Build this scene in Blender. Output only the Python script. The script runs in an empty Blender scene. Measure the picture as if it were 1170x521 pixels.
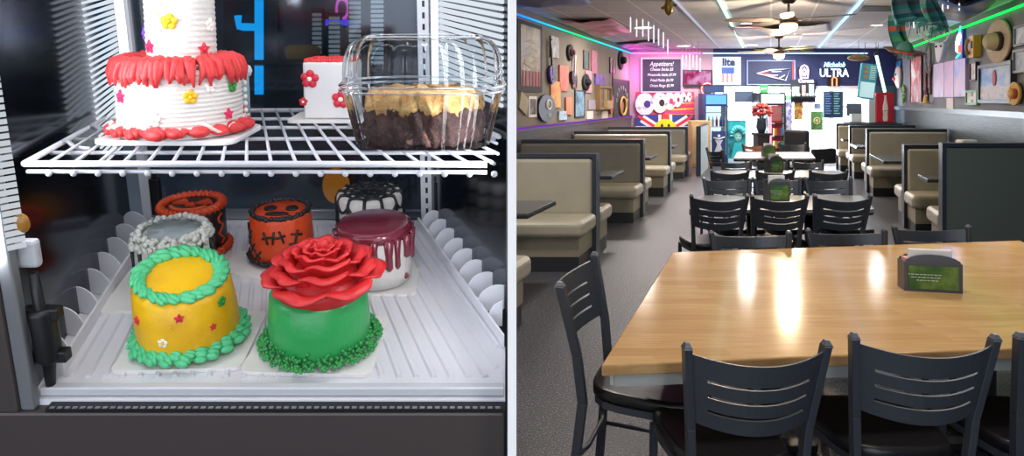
import bpy, math, random
from mathutils import Vector, Matrix, Euler
rnd = random.Random(11)
D = bpy.data
SC = bpy.context.scene
COL = SC.collection
PI = math.pi
V3 = Vector

# ------------------------------------------------------------------ camera, world, exposure
F, PX, PY, CAMZ = 800.0, 550.0, 115.0, 1.6          # focal length in pixels, principal point, eye height
cd = D.cameras.new('camera')
cam = D.objects.new('camera', cd)
COL.objects.link(cam)
cd.sensor_fit = 'HORIZONTAL'
cd.sensor_width = 36.0
cd.lens = 36.0 * F / 1170.0
cd.shift_x = (585.0 - PX) / 1170.0
cd.shift_y = -(260.5 - PY) / 1170.0
cd.clip_start = 0.05
cd.clip_end = 100
cam.location = (0, 0, CAMZ)
cam.rotation_euler = (PI / 2, 0, 0)
SC.camera = cam
SC.view_settings.view_transform = 'Standard'
SC.view_settings.look = 'None'
SC.view_settings.gamma = 1
SC.view_settings.use_curve_mapping = False
SC.view_settings.exposure = 0.0
wd = D.worlds.new('world')
SC.world = wd
wd.use_nodes = True
wd.node_tree.nodes['Background'].inputs[0].default_value = (0.72, 0.78, 0.9, 1)
wd.node_tree.nodes['Background'].inputs[1].default_value = 3.0
LAMP_W = 40.0            # ceiling downlights
CASE_W = 1.35             # fill lights added inside the display case

# ------------------------------------------------------------------ helpers
def lin(h):
    h = h.lstrip('#')
    out = []
    for i in (0, 2, 4):
        c = int(h[i:i + 2], 16) / 255
        out.append(c / 12.92 if c <= 0.04045 else ((c + 0.055) / 1.055) ** 2.4)
    return (*out, 1)

MC = {}
def mat(name, col, rough=0.5, metal=0.0, col2=None, scale=20.0, bump=0.0, bscale=60.0, coat=0.0, emit=0.0, ecol=None, detail=3, spec=0.5, sharp=None):
    if name in MC:
        return MC[name]
    m = D.materials.new(name)
    m.use_nodes = True
    nt = m.node_tree
    b = nt.nodes['Principled BSDF']
    b.inputs['Base Color'].default_value = lin(col)
    b.inputs['Roughness'].default_value = rough
    b.inputs['Metallic'].default_value = metal
    b.inputs['Specular IOR Level'].default_value = spec
    b.inputs['Coat Weight'].default_value = coat
    b.inputs['Coat Roughness'].default_value = 0.08
    tc = nt.nodes.new('ShaderNodeTexCoord')
    if col2:
        n = nt.nodes.new('ShaderNodeTexNoise')
        n.inputs['Scale'].default_value = scale
        n.inputs['Detail'].default_value = detail
        r = nt.nodes.new('ShaderNodeValToRGB')
        lo, hi = sharp or (0.35, 0.65)
        r.color_ramp.elements[0].position = lo
        r.color_ramp.elements[1].position = hi
        r.color_ramp.elements[0].color = lin(col)
        r.color_ramp.elements[1].color = lin(col2)
        nt.links.new(tc.outputs['Object'], n.inputs['Vector'])
        nt.links.new(n.outputs['Fac'], r.inputs[0])
        nt.links.new(r.outputs[0], b.inputs['Base Color'])
    if bump:
        n2 = nt.nodes.new('ShaderNodeTexNoise')
        n2.inputs['Scale'].default_value = bscale
        n2.inputs['Detail'].default_value = 3
        bp = nt.nodes.new('ShaderNodeBump')
        bp.inputs['Strength'].default_value = bump
        bp.inputs['Distance'].default_value = 0.01
        nt.links.new(tc.outputs['Object'], n2.inputs['Vector'])
        nt.links.new(n2.outputs['Fac'], bp.inputs['Height'])
        nt.links.new(bp.outputs[0], b.inputs['Normal'])
    if emit:
        b.inputs['Emission Color'].default_value = lin(ecol or col)
        b.inputs['Emission Strength'].default_value = emit
    MC[name] = m
    return m

def art(name, cols, scale=6.0, rough=0.5, detail=4, stretch=(1, 1, 1), emit=0.0):
    """printed artwork: noise run through a band of colours"""
    if name in MC:
        return MC[name]
    m = D.materials.new(name)
    m.use_nodes = True
    nt = m.node_tree
    b = nt.nodes['Principled BSDF']
    b.inputs['Roughness'].default_value = rough
    tc = nt.nodes.new('ShaderNodeTexCoord')
    mp = nt.nodes.new('ShaderNodeMapping')
    mp.inputs['Scale'].default_value = stretch
    n = nt.nodes.new('ShaderNodeTexNoise')
    n.inputs['Scale'].default_value = scale
    n.inputs['Detail'].default_value = detail
    r = nt.nodes.new('ShaderNodeValToRGB')
    el = r.color_ramp.elements
    k = len(cols)
    while len(el) < k:
        el.new(0.5)
    for i, c in enumerate(cols):
        el[i].position = 0.3 + 0.4 * i / max(1, k - 1)
        el[i].color = lin(c)
    nt.links.new(tc.outputs['Object'], mp.inputs[0])
    nt.links.new(mp.outputs[0], n.inputs['Vector'])
    nt.links.new(n.outputs['Fac'], r.inputs[0])
    nt.links.new(r.outputs[0], b.inputs['Base Color'])
    if emit:
        nt.links.new(r.outputs[0], b.inputs['Emission Color'])
        b.inputs['Emission Strength'].default_value = emit
    MC[name] = m
    return m

def glow(name, col, strength):
    if name in MC:
        return MC[name]
    m = D.materials.new(name)
    m.use_nodes = True
    nt = m.node_tree
    nt.nodes.remove(nt.nodes['Principled BSDF'])
    e = nt.nodes.new('ShaderNodeEmission')
    e.inputs[0].default_value = lin(col)
    e.inputs[1].default_value = strength
    nt.links.new(e.outputs[0], nt.nodes['Material Output'].inputs[0])
    MC[name] = m
    return m

def glassy(name, tint, gloss=0.15, rough=0.02, gcol='#ffffff', fres=True):
    """clear sheet: what lies behind shows through, plus a mirror sheen that grows at grazing angles"""
    if name in MC:
        return MC[name]
    m = D.materials.new(name)
    m.use_nodes = True
    nt = m.node_tree
    nt.nodes.remove(nt.nodes['Principled BSDF'])
    t = nt.nodes.new('ShaderNodeBsdfTransparent')
    t.inputs[0].default_value = lin(tint)
    g = nt.nodes.new('ShaderNodeBsdfGlossy')
    g.inputs['Color'].default_value = lin(gcol)
    g.inputs['Roughness'].default_value = rough
    mx = nt.nodes.new('ShaderNodeMixShader')
    if fres:
        lw = nt.nodes.new('ShaderNodeLayerWeight')
        lw.inputs[0].default_value = gloss
        nt.links.new(lw.outputs['Fresnel'], mx.inputs[0])
    else:
        mx.inputs[0].default_value = gloss
    nt.links.new(t.outputs[0], mx.inputs[1])
    nt.links.new(g.outputs[0], mx.inputs[2])
    nt.links.new(mx.outputs[0], nt.nodes['Material Output'].inputs[0])
    MC[name] = m
    return m

class M:
    """collects shapes for ONE mesh"""
    def __init__(s):
        s.v, s.f, s.mi, s.sm = [], [], [], []
    def add(s, vs, fs, mi=0, smooth=False, T=None):
        k = len(s.v)
        for p in vs:
            p = V3(p)
            s.v.append(T @ p if T is not None else p)
        for f in fs:
            s.f.append(tuple(i + k for i in f))
            s.mi.append(mi)
            s.sm.append(smooth)
        return s
    def hexa(s, b, t, mi=0, smooth=False):
        """b, t: four bottom and four top corners, anticlockwise from above"""
        return s.add(list(b) + list(t), [(3, 2, 1, 0), (4, 5, 6, 7), (0, 1, 5, 4), (1, 2, 6, 5), (2, 3, 7, 6), (3, 0, 4, 7)], mi, smooth)
    def box(s, x0, x1, y0, y1, z0, z1, mi=0, T=None, sk=0.0):
        vs = [(x + sk * y, y, z) for z in (z0, z1) for x, y in ((x0, y0), (x1, y0), (x1, y1), (x0, y1))]
        return s.add(vs, [(3, 2, 1, 0), (4, 5, 6, 7), (0, 1, 5, 4), (1, 2, 6, 5), (2, 3, 7, 6), (3, 0, 4, 7)], mi, False, T)
    def prism(s, poly, d, mi=0, smooth=False, T=None):
        """poly: 3D outline, d: extrusion vector"""
        n = len(poly)
        d = V3(d)
        vs = [V3(p) for p in poly] + [V3(p) + d for p in poly]
        fs = [tuple(range(n - 1, -1, -1)), tuple(range(n, 2 * n))]
        s.add(vs, fs, mi, False, T)
        k = len(s.v) - 2 * n
        for i in range(n):
            j = (i + 1) % n
            s.f.append((k + i, k + j, k + n + j, k + n + i)); s.mi.append(mi); s.sm.append(smooth)
        return s
    def lathe(s, prof, n=32, mi=0, fn=None, T=None, smooth=True):
        """prof: (radius, z) from bottom to top; closed with caps; fn(theta, r, z) -> (r, z)"""
        vs, fs = [], []
        m = len(prof)
        for r, z in prof:
            for i in range(n):
                a = 2 * PI * i / n
                rr, zz = fn(a, r, z) if fn else (r, z)
                vs.append((rr * math.cos(a), rr * math.sin(a), zz))
        for j in range(m - 1):
            for i in range(n):
                i2 = (i + 1) % n
                fs.append((j * n + i, j * n + i2, (j + 1) * n + i2, (j + 1) * n + i))
        k = len(s.v)
        s.add(vs, fs, mi, smooth, T)
        s.f.append(tuple(k + i for i in range(n - 1, -1, -1))); s.mi.append(mi); s.sm.append(False)
        s.f.append(tuple(k + (m - 1) * n + i for i in range(n))); s.mi.append(mi); s.sm.append(False)
        return s
    def tube(s, pts, r, n=8, mi=0, closed=False, T=None, smooth=True):
        pts = [V3(p) for p in pts]
        rs = r if isinstance(r, (list, tuple)) else [r] * len(pts)
        m = len(pts)
        vs, fs = [], []
        up = None
        for i, p in enumerate(pts):
            a = pts[(i - 1) % m] if (closed or i > 0) else p
            b = pts[(i + 1) % m] if (closed or i < m - 1) else p
            t = (b - a)
            if t.length < 1e-9:
                t = V3((0, 0, 1))
            t.normalize()
            if up is None:
                up = V3((0, 0, 1)) if abs(t.z) < 0.9 else V3((0, 1, 0))
            sd = t.cross(up)
            if sd.length < 1e-6:
                sd = t.orthogonal()
            sd.normalize()
            up = sd.cross(t).normalized()
            for k in range(n):
                an = 2 * PI * k / n + PI / n
                vs.append(p + (sd * math.cos(an) + up * math.sin(an)) * rs[i])
        last = m if closed else m - 1
        for i in range(last):
            j = (i + 1) % m
            for k in range(n):
                k2 = (k + 1) % n
                fs.append((i * n + k, i * n + k2, j * n + k2, j * n + k))
        if not closed:
            fs.append(tuple(range(n - 1, -1, -1)))
            fs.append(tuple((m - 1) * n + k for k in range(n)))
        return s.add(vs, fs, mi, smooth, T)
    def ball(s, c, r, nu=10, nv=7, mi=0, T=None, sc=(1, 1, 1)):
        vs, fs = [], []
        c = V3(c)
        vs.append(c + V3((0, 0, -r * sc[2])))
        for j in range(1, nv):
            b = -PI / 2 + PI * j / nv
            for i in range(nu):
                a = 2 * PI * i / nu
                vs.append(c + V3((r * sc[0] * math.cos(b) * math.cos(a), r * sc[1] * math.cos(b) * math.sin(a), r * sc[2] * math.sin(b))))
        vs.append(c + V3((0, 0, r * sc[2])))
        for i in range(nu):
            fs.append((0, 1 + (i + 1) % nu, 1 + i))
        for j in range(nv - 2):
            for i in range(nu):
                i2 = (i + 1) % nu
                fs.append((1 + j * nu + i, 1 + j * nu + i2, 1 + (j + 1) * nu + i2, 1 + (j + 1) * nu + i))
        t = len(vs) - 1
        for i in range(nu):
            fs.append((1 + (nv - 2) * nu + i, 1 + (nv - 2) * nu + (i + 1) % nu, t))
        return s.add(vs, fs, mi, True, T)
    def grid(s, fn, nu, nv, mi=0, smooth=True, T=None):
        vs = [fn(i / nu, j / nv) for j in range(nv + 1) for i in range(nu + 1)]
        fs = [(j * (nu + 1) + i, j * (nu + 1) + i + 1, (j + 1) * (nu + 1) + i + 1, (j + 1) * (nu + 1) + i) for j in range(nv) for i in range(nu)]
        return s.add(vs, fs, mi, smooth, T)
    def ring(s, R, r, z=0.0, n=64, m=10, lob=0, amp=0.25, tw=2, mi=0, T=None, fn=None, sq=1.0):
        """piped ring of frosting: a torus whose section swells lob times round"""
        vs, fs = [], []
        for i in range(n):
            a = 2 * PI * i / n
            for k in range(m):
                b = 2 * PI * k / m
                rr = r * (1 + amp * math.sin(lob * a + tw * b)) if lob else r
                p = V3(((R + rr * math.cos(b)) * math.cos(a), (R + rr * math.cos(b)) * math.sin(a), z + rr * sq * math.sin(b)))
                vs.append(fn(p) if fn else p)
        for i in range(n):
            for k in range(m):
                i2, k2 = (i + 1) % n, (k + 1) % m
                fs.append((i * m + k, i2 * m + k, i2 * m + k2, i * m + k2))
        return s.add(vs, fs, mi, True, T)
    def build(s, name, mats, parent=None, loc=None, rot=None, bevel=0.0, solid=0.0, seg=2):
        me = D.meshes.new(name)
        me.from_pydata([tuple(p) for p in s.v], [], s.f)
        for m_ in (mats if isinstance(mats, (list, tuple)) else [mats]):
            me.materials.append(m_)
        me.polygons.foreach_set('material_index', s.mi)
        me.polygons.foreach_set('use_smooth', s.sm)
        me.update()
        o = D.objects.new(name, me)
        COL.objects.link(o)
        if parent is not None:
            o.parent = parent
        if loc is not None:
            o.location = loc
        if rot is not None:
            o.rotation_euler = rot
        if solid:
            md = o.modifiers.new('thickness', 'SOLIDIFY')
            md.thickness = solid
            md.offset = 0
        if bevel:
            md = o.modifiers.new('bevel', 'BEVEL')
            md.width = bevel
            md.segments = seg
            md.limit_method = 'ANGLE'
            md.harden_normals = False
        return o

def tag(o, label, cat, group=None, kind=None):
    o['label'] = label
    o['category'] = cat
    if group:
        o['group'] = group
    if kind:
        o['kind'] = kind
    return o

def thing(name, label, cat, loc=(0, 0, 0), rot=(0, 0, 0), group=None):
    o = D.objects.new(name, None)
    COL.objects.link(o)
    o.empty_display_size = 0.05
    o.location = loc
    o.rotation_euler = rot
    return tag(o, label, cat, group)

def struct(name, m, mats, **k):
    o = m.build(name, mats, **k)
    o['kind'] = 'structure'
    return o

def dup(root, loc, rot, label, group=None, scale=None):
    r = root.copy()
    COL.objects.link(r)
    r.location = loc
    r.rotation_euler = rot
    r['label'] = label
    if group:
        r['group'] = group
    if scale:
        r.scale = scale
    for ch in list(root.children):
        c = ch.copy()
        COL.objects.link(c)
        c.parent = r
        for g in list(ch.children):
            d = g.copy()
            COL.objects.link(d)
            d.parent = c
    return r

def lettering(body, size, material, parent, loc, rot=(PI / 2, 0, 0), ext=0.002, name='lettering', shear=0.0, align='CENTER', sx=1.0, bold=0.0):
    cu = D.curves.new('type', 'FONT')
    cu.body = body
    cu.size = size
    cu.extrude = ext
    cu.shear = shear
    cu.offset = bold
    cu.align_x = align
    cu.align_y = 'CENTER'
    cu.resolution_u = 3
    t = D.objects.new('type', cu)
    COL.objects.link(t)
    bpy.context.view_layer.update()
    me = D.meshes.new_from_object(t.evaluated_get(bpy.context.evaluated_depsgraph_get()))
    D.objects.remove(t)
    D.curves.remove(cu)
    me.materials.clear()
    me.materials.append(material)
    o = D.objects.new(name, me)
    COL.objects.link(o)
    o.parent = parent
    o.location = loc
    o.rotation_euler = rot
    o.scale = (sx, 1, 1)
    return o

def lamp(kind, name, parent, loc, watts, col='#ffffff', rot=(0, 0, 0), size=0.2, size_y=None, spread=None):
    l = D.lights.new(name, kind)
    l.energy = watts
    l.color = lin(col)[:3]
    if kind == 'AREA':
        l.size = size
        if size_y:
            l.shape = 'RECTANGLE'
            l.size_y = size_y
        else:
            l.shape = 'DISK'
        if spread:
            l.spread = spread
    else:
        l.shadow_soft_size = size
    o = D.objects.new(name, l)
    COL.objects.link(o)
    o.location = loc
    o.rotation_euler = rot
    if parent is not None:
        o.parent = parent
    return o

def at(x, y, Y):
    """the point at depth Y seen at pixel (x, y)"""
    return V3(((x - PX) * Y / F, Y, CAMZ - (y - PY) * Y / F))

def on_floor(x, y, z=0.0):
    Y = F * (CAMZ - z) / (y - PY)
    return V3(((x - PX) * Y / F, Y, z))

# ------------------------------------------------------------------ the dining room: its walls run along (S, 1), aslant of the lens
S = 330.0 / 800.0                    # 22.4 degrees
WL, WR, YB, HC = 3.5, 3.16, 17.5, 2.9
DIR = V3((S, 1, 0)).normalized()
AL = math.atan2(1, S)                # heading of the left wall's frame
AR = AL - PI                         # heading of the right wall's frame

def on_left(x, y):
    Y = F * WL / (880 - x)
    return at(x, y, Y)

def on_right(x, y):
    Y = F * WR / (x - 880)
    return at(x, y, Y)

def wall_box(side, x0, y0, x1, y1):
    """place, heading, width and height of something that fills this part of the photograph on that wall"""
    f = on_left if side == 'L' else on_right
    xm = (x0 + x1) / 2
    if side in 'LR':
        a, b = f(x0, y0), f(x1, y1)
        w = V3((b.x - a.x, b.y - a.y)).length
        # middle of the span along the wall
        mY = (a.y + b.y) / 2
        c = V3((S * mY + (-WL if side == 'L' else WR), mY, 0))
        px = PX + F * c.x / mY
        h = (y1 - y0) * mY / F
        c.z = CAMZ - ((y0 + y1) / 2 - PY) * mY / F
        return c, (AL if side == 'L' else AR), w, h
    a, b = at(x0, y0, YB), at(x1, y1, YB)
    return V3(((a.x + b.x) / 2, YB, (a.z + b.z) / 2)), 0.0, b.x - a.x, a.z - b.z

def on_ceiling(x, y, z=HC):
    Y = F * (z - CAMZ) / (PY - y)
    return V3(((x - PX) * Y / F, Y, z))

# ------------------------------------------------------------------ the display case: its shelves slope down towards the front
T1 = math.radians(13.0)
O1 = V3((0, 0.92, 1.209))
R1 = Matrix.Rotation(T1, 3, 'X')
T2 = math.radians(7.5)
O2 = V3((0, 0.88, 1.518))
R2 = Matrix.Rotation(T2, 3, 'X')

def hit(x, y, O, Rm, w):
    """pixel -> (u, v, w) on the plane w above a shelf"""
    d = V3(((x - PX) / F, 1, -(y - PY) / F))
    n = Rm @ V3((0, 0, 1))
    p0 = O + n * w
    c = V3((0, 0, CAMZ))
    t = n.dot(p0 - c) / n.dot(d)
    return Rm.transposed() @ (c + d * t - O)

def tray(x, y, w=0.0):
    return hit(x, y, O1, R1, w)

def rack(x, y, w=0.0):
    return hit(x, y, O2, R2, w)

def W1(p):
    return O1 + R1 @ V3(p)

def W2(p):
    return O2 + R2 @ V3(p)
# ------------------------------------------------------------------ surfaces of the room
def floor_mat():
    m = D.materials.new('speckled_floor')
    m.use_nodes = True
    nt = m.node_tree
    b = nt.nodes['Principled BSDF']
    tc = nt.nodes.new('ShaderNodeTexCoord')
    n = nt.nodes.new('ShaderNodeTexNoise')
    n.inputs['Scale'].default_value = 95
    n.inputs['Detail'].default_value = 4
    r = nt.nodes.new('ShaderNodeValToRGB')
    e = r.color_ramp.elements
    e[0].position, e[0].color = 0.36, lin('#222226')
    e[1].position, e[1].color = 0.72, lin('#9c9ca6')
    k = e.new(0.55); k.color = lin('#47474e')
    nt.links.new(tc.outputs['Object'], n.inputs['Vector'])
    nt.links.new(n.outputs['Fac'], r.inputs[0])
    nt.links.new(r.outputs[0], b.inputs['Base Color'])
    bp = nt.nodes.new('ShaderNodeBump')
    bp.inputs['Strength'].default_value = 0.35
    bp.inputs['Distance'].default_value = 0.01
    nt.links.new(n.outputs['Fac'], bp.inputs['Height'])
    nt.links.new(bp.outputs[0], b.inputs['Normal'])
    b.inputs['Roughness'].default_value = 0.38
    b.inputs['Specular IOR Level'].default_value = 0.6
    return m

def ceiling_mat():
    m = D.materials.new('ceiling_tiles')
    m.use_nodes = True
    nt = m.node_tree
    b = nt.nodes['Principled BSDF']
    b.inputs['Roughness'].default_value = 0.8
    tc = nt.nodes.new('ShaderNodeTexCoord')
    sp = nt.nodes.new('ShaderNodeSeparateXYZ')
    nt.links.new(tc.outputs['Object'], sp.inputs[0])
    def mth(op, a, c=None):
        q = nt.nodes.new('ShaderNodeMath'); q.operation = op
        for i, v in enumerate((a, c)):
            if v is None: continue
            if isinstance(v, (int, float)): q.inputs[i].default_value = v
            else: nt.links.new(v, q.inputs[i])
        return q.outputs[0]
    sy = mth('MULTIPLY', sp.outputs[1], S)
    u = mth('SUBTRACT', sp.outputs[0], sy)
    fu = mth('FRACT', mth('DIVIDE', u, 0.62))
    fy = mth('FRACT', mth('DIVIDE', sp.outputs[1], 1.15))
    lu = mth('LESS_THAN', fu, 0.045)
    ly = mth('LESS_THAN', fy, 0.03)
    ln = mth('MAXIMUM', lu, ly)
    n = nt.nodes.new('ShaderNodeTexNoise'); n.inputs['Scale'].default_value = 3
    mx = nt.nodes.new('ShaderNodeMix'); mx.data_type = 'RGBA'
    mx.inputs[6].default_value = lin('#cfccd3'); mx.inputs[7].default_value = lin('#f2f1f5')
    nt.links.new(ln, mx.inputs[0])
    nt.links.new(mx.outputs[2], b.inputs['Base Color'])
    return m

def wood_mat(name, along=(1, 0), c1='#c49a66', c2='#d2ab76', c3='#b08350'):
    """butcher-block staves"""
    m = D.materials.new(name)
    m.use_nodes = True
    nt = m.node_tree
    b = nt.nodes['Principled BSDF']
    tc = nt.nodes.new('ShaderNodeTexCoord')
    br = nt.nodes.new('ShaderNodeTexBrick')
    br.inputs['Scale'].default_value = 1.0
    br.inputs['Brick Width'].default_value = 0.42
    br.inputs['Row Height'].default_value = 0.075
    br.inputs['Mortar Size'].default_value = 0.0
    br.inputs['Bias'].default_value = 0.0
    br.offset = 0.37
    br.inputs['Color1'].default_value = lin(c1)
    br.inputs['Color2'].default_value = lin(c2)
    mp = nt.nodes.new('ShaderNodeMapping')
    mp.inputs['Scale'].default_value = (2.2, 26, 26)
    n = nt.nodes.new('ShaderNodeTexNoise')
    n.inputs['Scale'].default_value = 2.2
    n.inputs['Detail'].default_value = 5
    nt.links.new(tc.outputs['Object'], mp.inputs[0])
    nt.links.new(mp.outputs[0], n.inputs['Vector'])
    nt.links.new(tc.outputs['Object'], br.inputs['Vector'])
    rr = nt.nodes.new('ShaderNodeValToRGB')
    rr.color_ramp.elements[0].position = 0.42
    rr.color_ramp.elements[1].position = 0.75
    rr.color_ramp.elements[0].color = (0, 0, 0, 1)
    nt.links.new(n.outputs['Fac'], rr.inputs[0])
    mx = nt.nodes.new('ShaderNodeMix'); mx.data_type = 'RGBA'
    mx.inputs[7].default_value = lin(c3)
    sc = nt.nodes.new('ShaderNodeMath'); sc.operation = 'MULTIPLY'; sc.inputs[1].default_value = 0.55
    nt.links.new(rr.outputs[0], sc.inputs[0])
    nt.links.new(sc.outputs[0], mx.inputs[0])
    nt.links.new(br.outputs['Color'], mx.inputs[6])
    nt.links.new(mx.outputs[2], b.inputs['Base Color'])
    b.inputs['Roughness'].default_value = 0.13
    b.inputs['Specular IOR Level'].default_value = 0.15
    b.inputs['Coat Weight'].default_value = 0.0
    b.inputs['Coat Roughness'].default_value = 0.1
    return m

def plank_mat(name, c1, c2, rough=0.35):
    m = D.materials.new(name)
    m.use_nodes = True
    nt = m.node_tree
    b = nt.nodes['Principled BSDF']
    tc = nt.nodes.new('ShaderNodeTexCoord')
    mp = nt.nodes.new('ShaderNodeMapping')
    mp.inputs['Scale'].default_value = (1.5, 1.5, 26)
    n = nt.nodes.new('ShaderNodeTexNoise')
    n.inputs['Scale'].default_value = 2.5
    n.inputs['Detail'].default_value = 5
    r = nt.nodes.new('ShaderNodeValToRGB')
    r.color_ramp.elements[0].position, r.color_ramp.elements[0].color = 0.35, lin(c1)
    r.color_ramp.elements[1].position, r.color_ramp.elements[1].color = 0.7, lin(c2)
    nt.links.new(tc.outputs['Object'], mp.inputs[0])
    nt.links.new(mp.outputs[0], n.inputs['Vector'])
    nt.links.new(n.outputs['Fac'], r.inputs[0])
    nt.links.new(r.outputs[0], b.inputs['Base Color'])
    b.inputs['Roughness'].default_value = rough
    return m

taupe = mat('taupe_paint', '#84786c', 0.75, col2='#8d8074', scale=2)
slate = mat('slate_paint', '#5c5a5f', 0.7, col2='#656368', scale=2)
navy = mat('navy_paint', '#2c3560', 0.7)
white_paint = mat('white_paint', '#f6f5f2', 0.6)
dark_paint = mat('charcoal_paint', '#5f6873', 0.7, col2='#4a525c', scale=3)
pink_paint = mat('rose_paint', '#a4869c', 0.7)
wains_l = plank_mat('dark_wainscot', '#3c383d', '#5a555a', 0.45)
wains_r = plank_mat('blue_grey_wainscot', '#2b333a', '#4b555c', 0.4)

YN = -3.0
def along(w, Y, z=0.0):
    return V3((S * Y + w, Y, z))

def wall_run(w, out, y0, y1, z0, z1):
    """slab standing along the aisle line w, going out by the given thickness"""
    a, b = along(w, y0), along(w, y1)
    o = V3((out, 0, 0))
    pts = [a, b, b + o, a + o]
    if out > 0:
        pts = [a, a + o, b + o, b]
    lo = [p + V3((0, 0, z0)) for p in pts]
    hi = [p + V3((0, 0, z1)) for p in pts]
    return M().hexa(lo, hi)

m = M()
m.hexa([along(-WL - .3, YN, -.1), along(WR + .3, YN, -.1), along(WR + .3, YB + .3, -.1), along(-WL - .3, YB + .3, -.1)],
       [along(-WL - .3, YN, 0), along(WR + .3, YN, 0), along(WR + .3, YB + .3, 0), along(-WL - .3, YB + .3, 0)])
struct('floor', m, floor_mat())
m = M()
m.hexa([along(-WL - .3, YN, HC), along(WR + .3, YN, HC), along(WR + .3, YB + .3, HC), along(-WL - .3, YB + .3, HC)],
       [along(-WL - .3, YN, HC + .1), along(WR + .3, YN, HC + .1), along(WR + .3, YB + .3, HC + .1), along(-WL - .3, YB + .3, HC + .1)])
struct('ceiling', m, ceiling_mat())
struct('wall_left', wall_run(-WL, -.2, YN, YB + .2, 0, HC), taupe)
struct('wall_right', wall_run(WR, .2, YN, YB + .2, 0, HC), slate)
struct('baseboard_left', wall_run(-WL + .03, -.035, 2.7, YB, 0, 1.17), wains_l)
struct('trim_1', wall_run(-WL + .06, -.065, 2.7, YB, 1.17, 1.23), mat('wainscot_cap_violet', '#5d4d68', 0.4))
struct('baseboard_right', wall_run(WR - .03, .035, YN, YB, 0, 1.38), wains_r)
struct('trim_2', wall_run(WR - .07, .075, YN, YB, 1.38, 1.46), mat('wainscot_cap_grey', '#6f8087', 0.25))
# back wall: rose end, navy header over the glass front
XL = S * YB - WL
XR = S * YB + WR
def bx(px):
    return (px - PX) * YB / F
def bz(py):
    return CAMZ - (py - PY) * YB / F
m = M()
m.box(XL, bx(815), YB, YB + .15, 0, HC)
struct('wall_back_rose', m, pink_paint)
m = M()
m.box(bx(815), XR, YB, YB + .15, bz(98), HC)
struct('wall_back', m, navy)
# the bright glass front under the header: window panes between white posts
daylight = glow('daylight_glass', '#dcedff', 17)
daylight2 = glow('daylight_glass_warm', '#f0f5fc', 17)
posts = [815, 829, 862, 895, 950, 1000]
for i, (a, b) in enumerate(zip(posts, posts[1:])):
    g = M()
    w0, w1 = bx(a) + .06, bx(b) - .06
    g.box(w0, w1, YB + .07, YB + .085, bz(176), bz(98))
    pane = struct('window_%d' % (i + 1), g, daylight if i != 3 else daylight2)
    fr = M()
    for x0, x1, z0, z1 in ((w0 - .06, w0, 0, bz(98)), (w1, w1 + .06, 0, bz(98)), (w0, w1, bz(98) - .1, bz(98)), (w0, w1, 0, bz(176)), (w0, w1, bz(122) - .03, bz(122) + .03)):
        fr.box(x0, x1, YB + .02, YB + .12, z0, z1)
    f_ = fr.build('window_frame', white_paint, parent=pane)
m = M()
m.box(bx(1000), XR, YB, YB + .15, 0, bz(98))
struct('wall_back_end', m, mat('teal_dark_paint', '#3a5a66', 0.6))
# white partition that ends beside the display case
RAY = 35.0 / 800.0
def part_x(Y):
    return .03 + RAY * (Y - .8)
m = M()
m.hexa([(part_x(.8), .8, 0), (part_x(.8) + .01, .8, 0), (part_x(2.7) + .01, 2.7, 0), (part_x(2.7), 2.7, 0)],
       [(part_x(.8), .8, HC), (part_x(.8) + .01, .8, HC), (part_x(2.7) + .01, 2.7, HC), (part_x(2.7), 2.7, HC)])
struct('wall_partition', m, white_paint)
m = M()
m.box(S * 2.6 - WL, part_x(2.6), 2.6, 2.7, 0, HC)
struct('wall_behind_case', m, dark_paint)

def led_run(name, label, pts, col, strength, r=.02, group=None, col2=None, dots=True):
    """LED tape: a thin strip with lit dots; col2 fades the colour along it"""
    mt = glow(name + '_' + col.strip('#') + (col2 or '').strip('#'), col, strength)
    if dots or col2:
        nt = mt.node_tree
        e = nt.nodes['Emission']
        if not nt.nodes.get('Wave'):
            tc = nt.nodes.new('ShaderNodeTexCoord')
            sp = nt.nodes.new('ShaderNodeSeparateXYZ')
            nt.links.new(tc.outputs['Generated'], sp.inputs[0])
            if col2:
                r_ = nt.nodes.new('ShaderNodeValToRGB')
                r_.color_ramp.elements[0].color = lin(col)
                r_.color_ramp.elements[1].color = lin(col2)
                nt.links.new(sp.outputs[1], r_.inputs[0])
                nt.links.new(r_.outputs[0], e.inputs[0])
    m_ = M()
    m_.tube(pts, r, 6)
    o = m_.build(name, mt)
    return tag(o, label, 'LED strip', group)

zl = 2.78
led_run('led_strip', 'blue LED tape along the taupe wall top', [along(-WL + .04, 9.3, zl), along(-WL + .04, 12.6, zl)], '#1f5cff', 2.4, .014, 'LED tape round the ceiling edge', '#18c860')
led_run('led_strip', 'cyan LED tape on taupe wall running into the pink corner', [along(-WL + .04, 12.6, zl), along(-WL + .04, YB - .05, zl)], '#18c870', 2.4, .016, 'LED tape round the ceiling edge', '#3aa0ff')
led_run('led_strip', 'pink LED tape above the chalkboard wall', [(XL + .05, YB - .05, zl), (bx(800), YB - .05, zl)], '#ff6ad8', 3.5, .018, 'LED tape round the ceiling edge')
led_run('led_strip', 'pale blue LED tape above the bar banners', [(bx(802), YB - .05, zl), (bx(990), YB - .05, zl)], '#bcd6ff', 2, .014, 'LED tape round the ceiling edge')
led_run('led_strip', 'green LED tape along the dark grey wall top', [along(WR - .04, 5.0, zl), along(WR - .04, 15.6, zl)], '#10e848', 3, .017, 'LED tape round the ceiling edge')
led_run('led_strip', 'violet LED tape on the wainscot cap behind booths', [along(-WL + .07, 8.0, 1.215), along(-WL + .07, YB - .1, 1.215)], '#8a35d0', .8, .011)
led_run('led_tube', 'pale green light line crossing the ceiling beside the fans', [along(-.65, 4, HC - .02), along(-.65, 16.8, HC - .02)], '#c8ffe6', 2.2, .02, 'light lines across the ceiling')
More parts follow.
